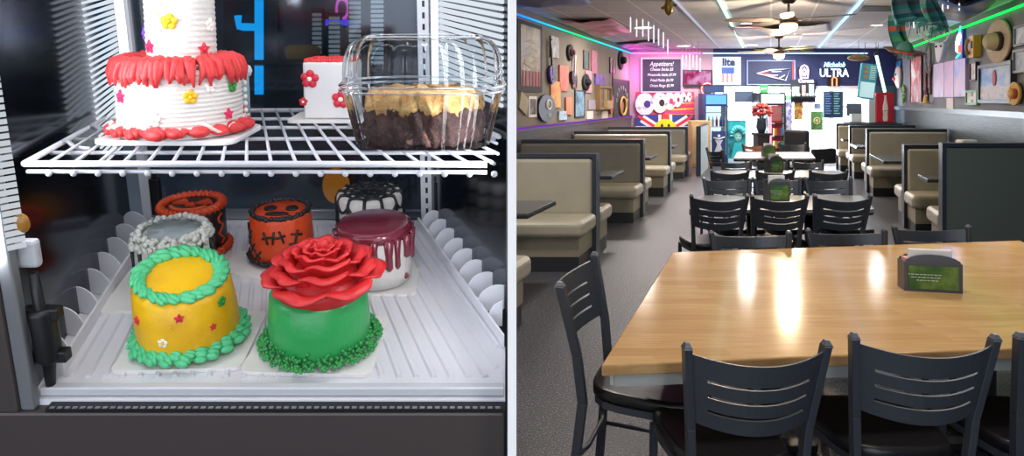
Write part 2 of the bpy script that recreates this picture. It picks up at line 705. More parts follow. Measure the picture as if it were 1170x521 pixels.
led_run('led_tube', 'faint white light line on ceiling near the icicle lights', [along(-1.22, 4, HC - .02), along(-1.22, 16.8, HC - .02)], '#c9c8da', .9, .016, 'light lines across the ceiling')
led_run('led_tube', 'icy blue light line on ceiling on fan side toward grey wall', [along(1.17, 4, HC - .02), along(1.17, 16.8, HC - .02)], '#a9d6ff', 2.0, .02, 'light lines across the ceiling')

# recessed downlights (the first six show in the photograph, the others are unseen, added to light the room's near end)
lens = glow('downlight_lens', '#fff8ea', 8)
white_trim = mat('white_trim', '#e9e9e9', 0.5)
def downlight(p, label, w=LAMP_W, r=.16, col='#fff7ee'):
    t = thing('downlight', label, 'ceiling light', (p.x, p.y, HC), group='recessed ceiling downlights')
    a = M(); a.ring(r, .018, 0, 28, 6)
    a.build('trim_ring', white_trim, t)
    b = M(); b.lathe([(r - .01, -.012), (r - .005, 0)], 24)
    b.build('lens', lens, t)
    lamp('AREA', 'downlight_lamp', t, (0, 0, -.03), w, col, size=r * 2)
for (px, py), lb in zip([(735, 31), (853, 26), (781, 52), (858, 51), (911, 52.5), (1002, 28)],
                        ['wide bright downlight behind the nearer icicle lights', 'small downlight between icicle lights and nearer fan', 'downlight just above the television',
                         'downlight beside the farther fan over the team banner', 'small downlight near the back wall by glowing bottle sign', 'downlight beside the hanging teal blanket']):
    downlight(on_ceiling(px, py), lb, LAMP_W * ({853: .6, 1002: .35}.get(px, 2.3) if py < 40 else 1.8), r=.10 if px in (853, 1002) else .16)
for q, lb in ((along(.3, 2.6), 'unseen downlight added over the wooden table'), (along(1.4, 4.6), 'unseen downlight added past the far end of the wooden table'),
              (along(-1.6, 5.6), 'unseen downlight added over the nearest booth'), (V3((.5, -.9, 0)), 'unseen downlight added at the near end of the room')):
    downlight(q, lb, LAMP_W * ((1.1 if q.y > 4 else .55) if q.y > 0 else .5))
# the pink neon in the far corner colours the wall round it
# ------------------------------------------------------------------ DISPLAY CASE
U = lambda p: tuple(p)
frame_dark = mat('case_frame_brown', '#4d4644', 0.42, metal=0.3, bump=.03, bscale=200)
frame_grey = mat('case_inner_grey', '#7a7d80', 0.35, metal=0.3)
case_white = mat('case_white', '#dfe0e4', 0.4)
steel = mat('brushed_steel', '#a5a8ad', 0.3, metal=0.8)
black_rubber = mat('black_rubber', '#121316', 0.45)
led_white = glow('case_led', '#f2f6ff', 2.2)
led_reflection = glow('case_led_reflection', '#dfe8f2', 1.0)
pane_side = glassy('case_side_pane', '#4a5056', 0.34, 0.13, '#c8ccd2', fres=False)
pane_back = glassy('case_rear_pane', '#bcc4cb', 0.10, 0.12, '#c8ccd2', fres=False)

tilt1 = (T1, 0, 0)
case = thing('display_case', 'refrigerated cake display case with dark frame and glass sides beside white partition', 'display case', O1, tilt1)
def T(x, y, w=0.0):
    return tray(x, y, w)
def lim(p, gap=.003):
    """keep a tray-frame point on its side of the partition"""
    q = W1(p)
    mx = part_x(q.y) - gap
    return V3((min(p.x, mx), p.y, p.z))
def rlim(p, gap=.003):
    q = W2(p)
    mx = part_x(q.y) - gap
    return V3((min(p.x, mx), p.y, p.z))

# bottom front frame
xr = lambda v: part_x((O1 + R1 @ V3((0, v, 0))).y) - .004
lowz = -.16
a = T(40, 463); 
m = M()
m.hexa([(-.72, -.016, lowz), (xr(-.04), -.016, lowz), (xr(0), .02, lowz), (-.72, .02, lowz)],
       [(-.72, -.016, -.010), (xr(-.04), -.016, -.010), (xr(0), .02, -.010), (-.72, .02, -.010)])
m.build('front_frame', frame_dark, case, bevel=.004)
m = M()
m.hexa([(-.565, -.015, -.010), (xr(-.03), -.015, -.010), (xr(0), .0, -.010), (-.565, .0, -.010)],
       [(-.565, -.015, -.005), (xr(-.03), -.015, -.005), (xr(0), .0, -.005), (-.565, .0, -.005)])
for i in range(60):
    u = -.56 + i * .0098
    m.box(u, u + .006, -.0145, -.0105, -.005, -.0042, mi=1)
m.build('door_track', [black_rubber, steel], case)
# floor pan and cabinet under it
FLo, BLo, BRo = T(36, 452), T(146, 250), T(497, 250)
BRo = lim(BRo)
m = M()
pts = [V3((FLo.x - .02, -.0, 0)), V3((xr(0), 0, 0)), V3((xr(.1), .12, 0)), V3((BRo.x, BRo.y + .02, 0)), V3((BLo.x - .02, BLo.y + .02, 0))]
m.prism([p + V3((0, 0, -.012)) for p in pts], (0, 0, .01))
m.build('floor_pan', case_white, case)
Ri = R1.transposed()
def below(p):
    q = W1(p); q.z = 0.0
    return Ri @ (q - O1)
top = [V3((-.72, -.03, lowz)), V3((xr(-.04), -.03, lowz)), V3((xr(.0), .1, lowz)), V3((BRo.x - .05, BRo.y, lowz)), V3((BLo.x - .12, BLo.y, lowz))]
m = M()
bot = [below(p) for p in top]
n = len(top)
m.add(bot + top, [tuple(range(n - 1, -1, -1)), tuple(range(n, 2 * n))] + [(i, (i + 1) % n, n + (i + 1) % n, n + i) for i in range(n)])
m.build('cabinet', frame_dark, case)
# front left stile: dark outer, grey inner edge, ribbed light strip
WT = .72
def strip_poly(x0, x1, y, v0, v1, w0, w1):
    p0, p1 = T(x0, y), T(x1, y)
    return [(p0.x, v0, w0), (p1.x, v0, w0), (p1.x, v1, w0), (p0.x, v1, w0)], [(p0.x, v0, w1), (p1.x, v0, w1), (p1.x, v1, w1), (p0.x, v1, w1)]
m = M(); b, t = strip_poly(-60, 26, 458, -.016, .0, -.012, WT); m.hexa(b, t)
m.build('front_stile', frame_dark, case, bevel=.004)
m = M(); b, t = strip_poly(26, 42, 458, -.012, .003, -.010, WT); m.hexa(b, t)
m.build('door_stile', frame_grey, case, bevel=.003)
m = M()
p0, p1 = T(42, 458), T(55, 458)
for i in range(58):
    w = .215 + i * .0088
    m.add([(p0.x - .001, -.012, w), (p1.x, .0, w), (p1.x, .0, w + .0055), (p0.x - .001, -.012, w + .0055)], [(0, 1, 2, 3)], 0)
m.build('led_strip_front', glow('case_led_front', '#e6edf4', .7), case, solid=.004)
# rear posts, rear bright strips, side and back panes
pl, pr = T(166, 250), T(489, 254)
m = M(); m.box(pl.x - .004, pl.x + .014, pl.y, pl.y + .02, 0, WT)
m.build('rear_post', case_white, case)
m = M(); m.box(pr.x - .014, pr.x + .012, pr.y, pr.y + .02, 0, WT)
for i in range(30):
    m.box(pr.x - .004, pr.x + .001, pr.y - .0008, pr.y, .02 + i * .023, .032 + i * .023, mi=1)
m.build('rear_post', [case_white, black_rubber], case)
def ribs(xa, xb, y, w0, w1, step, frac, matl, name):
    """stacked glowing rods, light-bar reflections built as shapes"""
    g = M()
    A, B = T(xa, y), T(xb, y)
    k = 0
    w = w0
    while w < w1:
        g.tube([(A.x, A.y, w), (B.x, B.y, w)], step * frac * .5, 8)
        w += step
    return g.build(name, matl, case)
g = M(); A, B = T(163, 256), T(171, 256)
g.box(A.x, B.x, A.y - .012, A.y - .004, .2, WT)
g.build('light_bar', led_white, case)
g = M(); A, B = T(497, 262), T(514, 262)
g.box(A.x, B.x, A.y - .02, A.y - .012, .2, WT)
g.build('light_bar', led_white, case)
A, B = T(133, 308), T(161, 264)  # glowing rods stand for the light bar's reflections in the side pane
g = M()
for i in range(40):
    w = .20 + i * .0105
    g.tube([(A.x, A.y, w), (B.x - .003, B.y, w)], [.0022, .0042], 6)
g.build('reflection_ribs', led_reflection, case)
A, B = T(507, 288), lim(T(572, 352), .012)  # pane reflections again, shaped as glowing rods on the partition side
g = M()
for i in range(44):
    w = .34 + i * .0105
    g.tube([(A.x, A.y, w), (B.x, B.y, w)], [.0046, .0034], 6)
g.build('reflection_ribs', led_reflection, case)
# panes
fl, bl = T(38, 452), T(150, 251)
m = M(); m.prism([(fl.x, fl.y, 0), (fl.x - .006, fl.y, 0), (bl.x - .006, bl.y, 0), (bl.x, bl.y, 0)], (0, 0, WT))
m.build('side_pane', pane_side, case)
br, fr_ = T(492, 252), lim(T(590, 356), .006)
m = M(); m.prism([(br.x, br.y, 0), (br.x + .006, br.y, 0), (fr_.x + .004, fr_.y, 0), (fr_.x, fr_.y, 0)], (0, 0, WT))
m.build('side_pane', pane_side, case)
m = M(); m.prism([(pl.x + .01, pl.y + .012, 0), (pr.x, pr.y + .012, 0), (pr.x, pr.y + .018, 0), (pl.x + .01, pl.y + .018, 0)], (0, 0, WT))
m.build('back_pane', pane_back, case)
m = M(); m.box(pl.x + .02, pr.x - .012, pl.y - .004, pl.y + .016, 0, .022)
m.build('rear_rail', steel, case, bevel=.003)
m = M(); m.box(pr.x + .016, pr.x + .04, pr.y - .03, pr.y - .015, .03, .1); m.tube([(pr.x + .028, pr.y - .022, .1), (pr.x + .03, pr.y - .02, .19)], .006)
m.build('rear_latch', black_rubber, case, bevel=.004)
m = M(); m.box(pl.x + .03, pl.x + .05, pl.y - .03, pl.y - .015, .02, .1); m.tube([(pl.x + .04, pl.y - .022, .1), (pl.x + .036, pl.y - .02, .2)], .005)
m.build('rear_latch', black_rubber, case, bevel=.004)
# roof panel (above the picture) and unseen fill lights added to brighten the cakes
m = M()
m.prism([(-.85, -.04, WT), (xr(.0) - .0, -.04, WT), (xr(.1), .2, WT), (pr.x, pr.y + .03, WT), (pl.x - .03, pl.y + .03, WT)], (0, 0, .05))
m.build('roof_panel', frame_dark, case)
lamp('AREA', 'case_fill', case, (-.30, .03, WT - .02), CASE_W * .62, '#f7f8ff', rot=(math.radians(28), 0, 0), size=.6, size_y=.06)
lamp('AREA', 'case_fill', case, (-.33, .42, WT - .03), CASE_W * .6, '#f7f8ff', size=.6, size_y=.1)
q = T(60, 452)  # upright fill lights added near both side panes
lamp('AREA', 'case_fill', case, (q.x + .004, .03, .40), CASE_W * .9, '#f4f7ff', rot=V3((.75, .75, -.35)).to_track_quat('-Z', 'Y').to_euler(), size=.03, size_y=.44)
q = lim(T(580, 440), .045)
lamp('AREA', 'case_fill', case, (q.x, .06, .40), CASE_W * .9, '#f4f7ff', rot=V3((-.75, .75, -.35)).to_track_quat('-Z', 'Y').to_euler(), size=.03, size_y=.44)
# the door strut on the near stile
qa, qb = T(57, 432), None
m = M()
s0 = V3((T(58, 446).x, .012, .012))
def sp(px, py):       # a point just inside the door plane
    return hit(px, py, O1 + R1 @ V3((0, .012, 0)), R1 @ Matrix.Rotation(PI / 2, 3, 'X'), 0.0)
def door_pt(px, py, v=.012):
    d = V3(((px - PX) / F, 1, -(py - PY) / F))
    nrm = R1 @ V3((0, 1, 0))
    p0_ = O1 + nrm * v
    c_ = V3((0, 0, CAMZ))
    t_ = nrm.dot(p0_ - c_) / nrm.dot(d)
    return R1.transposed() @ (c_ + d * t_ - O1)
m.tube([door_pt(38, 312), door_pt(45, 350), door_pt(50, 362), door_pt(56, 410), door_pt(58, 440)], [.006, .0075, .009, .009, .006], 12)
m.build('strut_rod', black_rubber, case)
m = M()
A_, B_ = door_pt(46, 352), door_pt(58, 412)
m.tube([A_, A_.lerp(B_, .06), A_.lerp(B_, .94), B_], [.013, .0165, .0165, .012], 12)
for t_ in (.1, .9):
    c_ = A_.lerp(B_, t_)
    m.box(c_.x - .022, c_.x + .024, c_.y - .006, c_.y + .010, c_.z - .008, c_.z + .008)
m.build('strut_housing', black_rubber, case, bevel=.002)
m = M()
c_ = door_pt(31, 290)
m.box(c_.x - .017, c_.x + .014, c_.y - .004, c_.y + .01, c_.z - .019, c_.z + .019)
m.build('strut_bracket', mat('bracket_white', '#b9bcbf', .5), case, bevel=.005)
m = M(); c_ = door_pt(25, 255, .0); m.ball(c_, .010, 14, 9, sc=(1, .6, 1.3))  # orange reflection of a cake, built as a small amber ball
m.build('amber_reflection', mat('amber_reflection_colour', '#9a6a24', .25), case)

# ------------------------------------------------------------------ ribbed shelf tray
tray_white = mat('tray_plastic', '#dcdce1', 0.28)
tr = thing('ribbed_tray', 'white ribbed plastic tray lining the bottom of the cake case', 'tray', O1, tilt1)
f0, f1 = T(60, 446), lim(T(600, 446), .006)
f2 = lim(T(577, 404), .006)
b0, b1 = T(182, 259), T(476, 259)
m = M()
m.prism([(f0.x, f0.y, 0), (f1.x, f1.y, 0), (f2.x, f2.y, 0), (b1.x, b1.y, 0), (b0.x, b0.y, 0)], (0, 0, .004))
m.build('base', tray_white, tr)
m = M()
NR = 26
for i in range(NR + 1):
    s_ = (i + .5) / (NR + 1)
    fa = V3((f0.x + (T(606, 446).x - f0.x) * s_, f0.y + .022, .004))
    bb = V3((b0.x + (b1.x - b0.x) * s_, b0.y - .012, .004))
    # stop at the partition
    k_ = 0.0
    while k_ < 1 and fa.lerp(bb, k_).x > lim(fa.lerp(bb, k_), .014).x:
        k_ += .02
    if k_ >= .9: continue
    fa = fa.lerp(bb, k_)
    d_ = (bb - fa).normalized()
    sd = V3((d_.y, -d_.x, 0)) * .0045
    m.hexa([fa - sd, fa + sd, bb + sd, bb - sd], [p + V3((0, 0, .0045)) for p in (fa - sd * .5, fa + sd * .5, bb + sd * .5, bb - sd * .5)])
m.build('raised_ribs', tray_white, tr)
m = M(); m.box(f0.x - .01, f1.x, f0.y - .012, f0.y, .0, .012)
m.build('front_lip', mat('clear_lip', '#c2c4c8', .2), tr, bevel=.002)

# scalloped divider strips along both sides
strip_mat = mat('divider_plastic', '#ededf2', 0.3)
def inside(A, B, n=60):
    pts = [A.lerp(B, i / n) for i in range(n + 1)]
    ok = [p for p in pts if p.x <= lim(p, .008).x]
    return (ok[0], ok[-1]) if len(ok) > 1 else None
def divider(label, fi, bi, fo, bo, n, hw):
    """fi, bi: inner wall ends, fo, bo: outer wall ends"""
    t = thing('shelf_divider', label, 'shelf divider', O1, tilt1, 'scalloped divider strips')
    for nm, A, B, h in (('inner_rail', fi, bi, .026), ('outer_rail', fo, bo, .012)):
        g = M()
        d = (B - A).normalized(); sd = V3((d.y, -d.x, 0)) * .002
        e_ = inside(A, B)
        if e_ is None: continue
        A, B = e_
        g.hexa([A - sd, A + sd, B + sd, B - sd], [p + V3((0, 0, h)) for p in (A - sd, A + sd, B + sd, B - sd)])
        g.build(nm, strip_mat, t)
    for i in range(n):
        s_ = (i + .5) / n
        A, B = fo.lerp(bo, s_), fi.lerp(bi, s_)
        wv = (B - A)
        c = (A + B) * .5
        L = wv.length / 2
        g = M()
        pts = []
        for k in range(13):
            an = PI * k / 12
            pts.append(c + wv.normalized() * (-math.cos(an) * L) + V3((0, 0, .016 + hw * math.sin(an))))
        pts = [p for p in pts if p.x <= lim(p, .006).x]
        if len(pts) < 4: continue
        pts = [V3((pts[0].x, pts[0].y, .001))] + pts + [V3((pts[-1].x, pts[-1].y, .001))]
        g.prism(pts, (0, .0025, 0))
        g.build('scallop', strip_mat, t, bevel=.0008)
divider('scalloped white divider strip beside the door strut', T(72, 432, 0), T(176, 262, 0), T(28, 420), T(146, 256), 8, .03)
divider('scalloped white divider strip beside the partition end of tray', T(577, 404), T(478, 262), T(628, 398), T(502, 257), 10, .03)

# ------------------------------------------------------------------ wire rack
wire_white = mat('wire_enamel', '#c6c8ce', 0.3)
tilt2 = (T2, 0, 0)
rk = thing('wire_shelf', 'white enamelled wire shelf holding the tall cake and clear clamshell', 'wire shelf', O2, tilt2)
K = lambda x, y, w=0.0: rack(x, y, w)
FL, FRx, BR, BL = K(28, 187), K(650, 188), K(492, 125), K(135, 127)
def q4(a_, b_):
    return FL.lerp(FRx, a_).lerp(BL.lerp(BR, a_), b_)
def clip_line(A, B, n=40):
    """part of A-B that stays on the case's side of the partition"""
    pts = [A.lerp(B, i / n) for i in range(n + 1)]
    ok = [p for p in pts if p.x <= rlim(p, .012).x]
    return (ok[0], ok[-1]) if len(ok) > 1 else None
g = M()
e = clip_line(FL, FRx)
g.tube([e[0], e[1]], .0042, 8)
g.tube([e[0] + V3((0, .004, -.011)), e[1] + V3((0, .004, -.011))], .0026, 8)
g.build('front_rail', wire_white, rk)
g = M(); g.tube([FL, BL, BR], .0042, 8); e = clip_line(BR, FRx); g.tube([e[0], e[1]], .0042, 8)
g.build('side_rail', wire_white, rk)
for i in range(1, 23):
    e = clip_line(q4(i / 22.0 if i < 22 else .995, .0), q4(i / 22.0 if i < 22 else .995, 1))
    if e is None: continue
    g = M(); g.tube([e[0] + V3((0, 0, .001)), e[1] + V3((0, 0, .001))], .0024, 6)
    if e[0].y < .02:
        g.ball(e[0] + V3((0, -.002, -.012)), .0042, 8, 6)
    g.build('wire', wire_white, rk)
for b_ in (.2, .42, .64, .84):
    e = clip_line(q4(0, b_), q4(1, b_))
    g = M(); g.tube([e[0] + V3((0, 0, -.005)), e[1] + V3((0, 0, -.005))], .0030, 6)
    g.build('cross_wire', wire_white, rk)
for b_ in (.3, .6):
    A = q4(0, b_)
    g = M(); g.tube([A + V3((0, 0, .001)), A + V3((.012, -.004, .004)), A + V3((.03, -.02, -.002)), A + V3((.055, -.025, -.004))], .0032, 8)
    g.build('hook', wire_white, rk)
# ------------------------------------------------------------------ CAKES
board_mat = mat('cake_board', '#e6e4e0', 0.55)
icing_white = mat('white_icing', '#dfd9d2', 0.6, bump=.25, bscale=90)
red_ic = mat('coral_icing', '#d8393a', 0.5, bump=.2, bscale=120)
yellow_ic = mat('yellow_icing', '#f0bd12', 0.42, col2='#dfa60c', scale=14, bump=.2, bscale=50)
mint_ic = mat('mint_icing', '#52c084', 0.5, bump=.25, bscale=110)
green_ic = mat('green_icing', '#2f9c52', 0.33, bump=.18, bscale=40)
green_bead = mat('green_sprinkle', '#2f8f45', 0.4)
rose_ic = mat('rose_icing', '#cf2a2c', 0.42, bump=.2, bscale=70)
black_ic = mat('black_icing', '#1b1a1c', 0.45, bump=.2, bscale=70)
orange_ic = mat('orange_icing', '#d2461a', 0.45, bump=.3, bscale=60)
grey_ic = mat('ghost_grey_glaze', '#96a3a5', 0.25, col2='#aeb9ba', scale=18)
off_ic = mat('frilled_white_icing', '#d5d7cf', 0.6, bump=.4, bscale=150)
burg_ic = mat('burgundy_glaze', '#7b2536', 0.18, coat=.5)
star_red, star_yel, star_wht = mat('sugar_red', '#d22a3e', .5), mat('sugar_yellow', '#f0b91c', .5), mat('sugar_white', '#f2ebe2', .5)
star_pnk, star_vio, star_grn = mat('sugar_pink', '#e0295f', .5), mat('sugar_violet', '#7a4ad0', .5), mat('sugar_green', '#2f8f3a', .5)

def spot1(x, y): return W1(tray(x, y, .0085))
def spot2(x, y): return W2(rack(x, y, .0045))
def wide(px, P): return px * P.y / F

def board(label, P, rot, w, d, ang=0.0, th=.006):
    m = M()
    r = .012
    pts = []
    for cx, cy, a0 in ((w / 2 - r, d / 2 - r, 0), (-w / 2 + r, d / 2 - r, 90), (-w / 2 + r, -d / 2 + r, 180), (w / 2 - r, -d / 2 + r, 270)):
        for k in range(4):
            an = math.radians(a0 + 30 * k)
            pts.append((cx + r * math.cos(an), cy + r * math.sin(an), 0))
    m.prism(pts, (0, 0, th))
    o = m.build('cake_board', board_mat, None, P, None)
    o.rotation_euler = (rot @ Matrix.Rotation(ang, 3, 'Z')).to_euler()
    return tag(o, label, 'cake board')

def cake(name, label, P, Rm, lift=.0065, ang=0.0):
    e = (Rm @ Matrix.Rotation(ang, 3, 'Z')).to_euler()
    return thing(name, label, 'cake', P + Rm @ V3((0, 0, lift)), e)

def flower(parent, p, nrm, r, material, name='sugar_flower', centre=None, five=5, star=False):
    """little moulded flower or star lying on a surface with that outward normal"""
    n = V3(nrm).normalized()
    q = n.to_track_quat('Z', 'Y').to_matrix().to_4x4()
    q.translation = V3(p)
    m = M()
    if star:
        pts = [((r if k % 2 == 0 else r * .52) * math.cos(PI * k / five + .3), (r if k % 2 == 0 else r * .52) * math.sin(PI * k / five + .3), -.001) for k in range(2 * five)]
        m.prism(pts, (0, 0, .004), T=q)
    else:
        for k in range(five):
            a_ = 2 * PI * k / five + .2
            m.ball((r * .6 * math.cos(a_), r * .6 * math.sin(a_), .001), r * .46, 8, 5, T=q, sc=(1, 1, .55))
    m.ball((0, 0, .003), r * .3, 8, 5, mi=1, T=q)
    return m.build(name, [material, centre or material], parent, bevel=.0008 if star else 0)

def wall_pt(r, a, z):
    return V3((r * math.cos(a), r * math.sin(a), z)), V3((math.cos(a), math.sin(a), 0))

FRONT = -PI / 2

def swirls(m, R_, z, s, n, fn=None, aspect=1.55):
    """a ring of overlapping piped leaves, each a few lopsided ridges"""
    for k in range(n):
        a_ = 2 * PI * k / n + rnd.uniform(-.04, .04)
        q = rnd.uniform(.85, 1.12)
        base = Matrix.Translation((R_ * math.cos(a_), R_ * math.sin(a_), z)) @ Matrix.Rotation(a_ + PI / 2 - .55 + rnd.uniform(-.15, .15), 4, 'Z') @ Matrix.Rotation(rnd.uniform(-.2, .2), 4, 'X')
        k0 = len(m.v)
        for off, hh in ((-.42, .5), (0, .72), (.42, .52)):
            m.ball((0, off * s * q, hh * s * .25), s * q, 9, 6, T=base, sc=(aspect * .62, .36, hh * .8))
        if fn:
            m.v[k0:] = [fn(p) for p in m.v[k0:]]
    return m

# --- yellow cake with mint ring
P = spot1(219, 389)
board('white board under the yellow cake with mint frosting', P - (R1 @ V3((-.003, -.002, .004))), R1, wide(138, P), wide(118, P), .05)
c = cake('frosted_cake', 'yellow frosted cake with mint green rope border and tiny sugar flowers', P, R1)
r_ = wide(54, P); h_ = .098
def tip(p):
    k = max(0, p.z / h_)
    return V3((p.x - .006 * k, p.y, p.z + (.15 * p.y - .10 * p.x) * k * k))
m = M(); m.lathe([(r_ * .98, 0), (r_ * 1.02, .01), (r_ * 1.01, .05), (r_ * .96, h_ - .012), (r_ * .9, h_ - .003), (r_ * .75, h_), (.01, h_)], 56)
m.v = [tip(p) for p in m.v]; m.build('body', yellow_ic, c)
m = M(); swirls(m, r_ * .80, h_ + .001, .0125, 24, tip); m.build('top_border', mint_ic, c)
m = M(); swirls(m, r_ * 1.0, .012, .0115, 26); swirls(m, r_ * 1.09, .006, .0135, 24, aspect=1.3); m.build('base_border', mint_ic, c)
for px, z, mt, s in ((-.62, .060, star_red, 1), (.30, .075, star_red, 1.1), (.78, .045, star_red, .9), (-.08, .034, star_wht, 1.1), (.93, .078, star_grn, 1.2), (.12, .058, star_yel, .5)):
    a_ = FRONT + math.asin(px)
    p, n_ = wall_pt(r_ * .99, a_, z)
    flower(c, tip(p), n_, .0065 * s, mt, centre=star_yel if mt is star_wht else None, star=mt is star_red)

# --- rose cake
P = spot1(367, 392)
board('white board under the red rose cake', P - (R1 @ V3((.003, .0, .004))), R1, wide(142, P), wide(118, P), -.04)
c = cake('rose_cake', 'green frosted cake topped by one big red icing rose', P, R1)
r_ = wide(55, P)
m = M(); m.lathe([(r_ * .97, 0), (r_ * 1.03, .015), (r_ * 1.02, .045), (r_ * .97, .078), (r_ * .9, .084), (.01, .084)], 64,
                 fn=lambda a_, r, z: (r * (1 + .006 * math.sin(9 * a_ + 60 * z)), z)); m.build('body', green_ic, c)
m = M()
for k in range(620):
    a_ = rnd.uniform(0, 2 * PI)
    q_ = rnd.random()
    rr = r_ * (1.03 + .22 * q_)
    m.ball((rr * math.cos(a_), rr * math.sin(a_), .003 + .018 * (1 - q_) * rnd.random() + .002), rnd.uniform(.0022, .0034), 6, 4)
o = m.build('sprinkle_border', green_bead, c); o['kind'] = 'stuff'
rose = M()
rose.lathe([(.02, .074), (r_ * .98, .082), (r_ * .95, .10), (r_ * .6, .118), (.02, .125)], 40)
rose.v = [V3((p.x * .93 + .006, p.y * .93, p.z)) for p in rose.v]
core = rose.build('icing_rose', rose_ic, c)
def petal(a0, da, rb, rt, zb, zt, curl, nm):
    def fn(u, v):
        i = u * 2 - 1
        edge = 1 - .22 * abs(i) ** 3
        a_ = a0 + da * i * (1 - .12 * v)
        vv = v * edge
        r = rb + (rt - rb) * vv ** 1.1 + curl * vv ** 5 + .0025 * math.sin(7 * i + a0 * 3) * v
        z = zb + (zt - zb) * (1 - (1 - vv) ** 1.6) - curl * .75 * vv ** 6 + .002 * math.sin(5 * i + a0 * 2)
        return V3((r * math.cos(a_), r * math.sin(a_), z))
    g = M(); g.grid(fn, 14, 10)
    g.v = [p + V3((.009, .0, 0)) for p in g.v]
    g.build(nm, rose_ic, core, solid=.0034)
for n_p, rb, rt, zb, zt, da, curl, off in ((6, .060, .087, .078, .108, .66, .014, .2), (6, .050, .074, .084, .124, .66, .012, .75), (5, .040, .058, .092, .133, .78, .009, .1),
                                           (5, .028, .043, .100, .138, .8, .006, .6), (4, .017, .029, .106, .141, .95, .004, .3), (3, .006, .016, .110, .142, 1.2, .002, 0)):
    for k in range(n_p):
        petal(off + 2 * PI * k / n_p + rnd.uniform(-.06, .06), da, rb * .86, rt * .86 * rnd.uniform(.96, 1.04), zb, zt + .008 + rnd.uniform(-.003, .003), curl, 'petal')

# --- grey ghost cake with black drips
P = spot1(203, 327)
board('white board under the frilly white cake with black drips', P - (R1 @ V3((.012, .0, .004))), R1, wide(118, P), wide(108, P), .12)
c = cake('drip_cake', 'white frilly cake with grey mirror top and black drips', P, R1)
r_ = wide(41, P); h_ = .092
m = M(); m.lathe([(r_, 0), (r_ * 1.02, .03), (r_, h_ - .008), (r_ * .9, h_), (.01, h_)], 48); m.build('body', off_ic, c)
m = M(); m.lathe([(r_ * .72, h_), (r_ * .70, h_ + .004), (.01, h_ + .005)], 40, fn=lambda a_, r, z: (r * (1 + .1 * math.sin(3 * a_ + 1) + .06 * math.sin(7 * a_)), z)); m.build('mirror_glaze', grey_ic, c)
m = M()
for k in range(230):
    a_ = rnd.uniform(0, 2 * PI); q_ = rnd.random()
    m.ball((r_ * (.82 + .24 * q_) * math.cos(a_), r_ * (.82 + .24 * q_) * math.sin(a_), h_ + .007 - .018 * q_ * q_ + rnd.uniform(0, .004)), rnd.uniform(.003, .0058), 7, 5)
o = m.build('frilled_border', off_ic, c); o['kind'] = 'stuff'
m = M()
for k in range(15):
    a_ = 2 * PI * k / 15 + rnd.uniform(-.08, .08); L = rnd.uniform(.02, .055)
    p, n_ = wall_pt(r_ * 1.035, a_, h_ - .01)
    m.tube([p, p - V3((0, 0, L * .6)), p - V3((0, 0, L))], [.0032, .0026, .0036], 8)
m.build('black_drips', black_ic, c)

# --- black pumpkin-face cake
P = spot1(224, 284)
c = cake('halloween_cake', 'black cake with orange rope rims and jack-o-lantern face on top', P, R1, .001)
r_ = wide(35, P); h_ = .088
m = M(); m.lathe([(r_, 0), (r_, h_ - .004), (r_ * .95, h_), (.01, h_)], 48); m.build('body', black_ic, c)
m = M(); m.ring(r_ * .93, .0072, h_ + .001, 160, 10, 34, .35, 2); m.build('top_border', orange_ic, c)
m = M(); m.ring(r_ * 1.04, .0065, .006, 160, 10, 34, .35, 2); m.build('base_border', orange_ic, c)
m = M()
for cx, cy, s in ((-.022, .012, .016), (.022, .012, .016), (0, -.002, .01)):
    m.prism([(cx - s, cy - s * .5, h_), (cx + s, cy - s * .5, h_), (cx, cy + s, h_)], (0, 0, .004))
m.tube([(r_ * .62 * math.cos(a_), r_ * .62 * math.sin(a_), h_ + .003) for a_ in [math.radians(205 + 13 * k) for k in range(11)]], .0045, 8)
m.build('pumpkin_face', orange_ic, c)
m = M()
for k in range(7):
    a0 = FRONT - 1.2 + k * .42
    pts = []
    for j in range(9):
        a_ = a0 + .12 * math.sin(j * 1.7 + k)
        pts.append(wall_pt(r_ * 1.005, a_, .018 + .058 * j / 8)[0])
    m.tube(pts, .0026, 6)
m.build('side_squiggles', orange_ic, c)

# --- orange stitched cake
P = spot1(324, 294)
board('white board under the orange stitched cake', P - (R1 @ V3((.014, .006, .004))), R1, wide(94, P), wide(96, P), -.35)
c = cake('stitched_cake', 'orange cake with black stitches and crumbly black rim', P, R1)
r_ = wide(33.5, P); h_ = .088
m = M(); m.lathe([(r_ * 1.06, 0), (r_ * 1.04, .03), (r_, h_ - .004), (r_ * .96, h_), (.01, h_)], 48); m.build('body', orange_ic, c)
for nm, R_, z in (('top_border', r_ * .93, h_), ('base_border', r_ * 1.09, .006)):
    m = M()
    for k in range(110):
        a_ = 2 * PI * k / 110
        m.ball((R_ * math.cos(a_) * rnd.uniform(.96, 1.03), R_ * math.sin(a_) * rnd.uniform(.96, 1.03), z + rnd.uniform(-.001, .003)), .0046, 6, 4)
    m.build(nm, black_ic, c)
m = M()
for cx, s in ((-.02, .012), (.02, .012)):
    m.lathe([(s, h_), (s * .9, h_ + .003)], 14, T=Matrix.Translation((cx, .006, 0)))
m.lathe([(.016, h_), (.014, h_ + .003)], 14, T=Matrix.Translation((0, -.022, 0)) @ Matrix.Diagonal((1.4, .5, 1, 1)))
m.build('face_patches', black_ic, c)
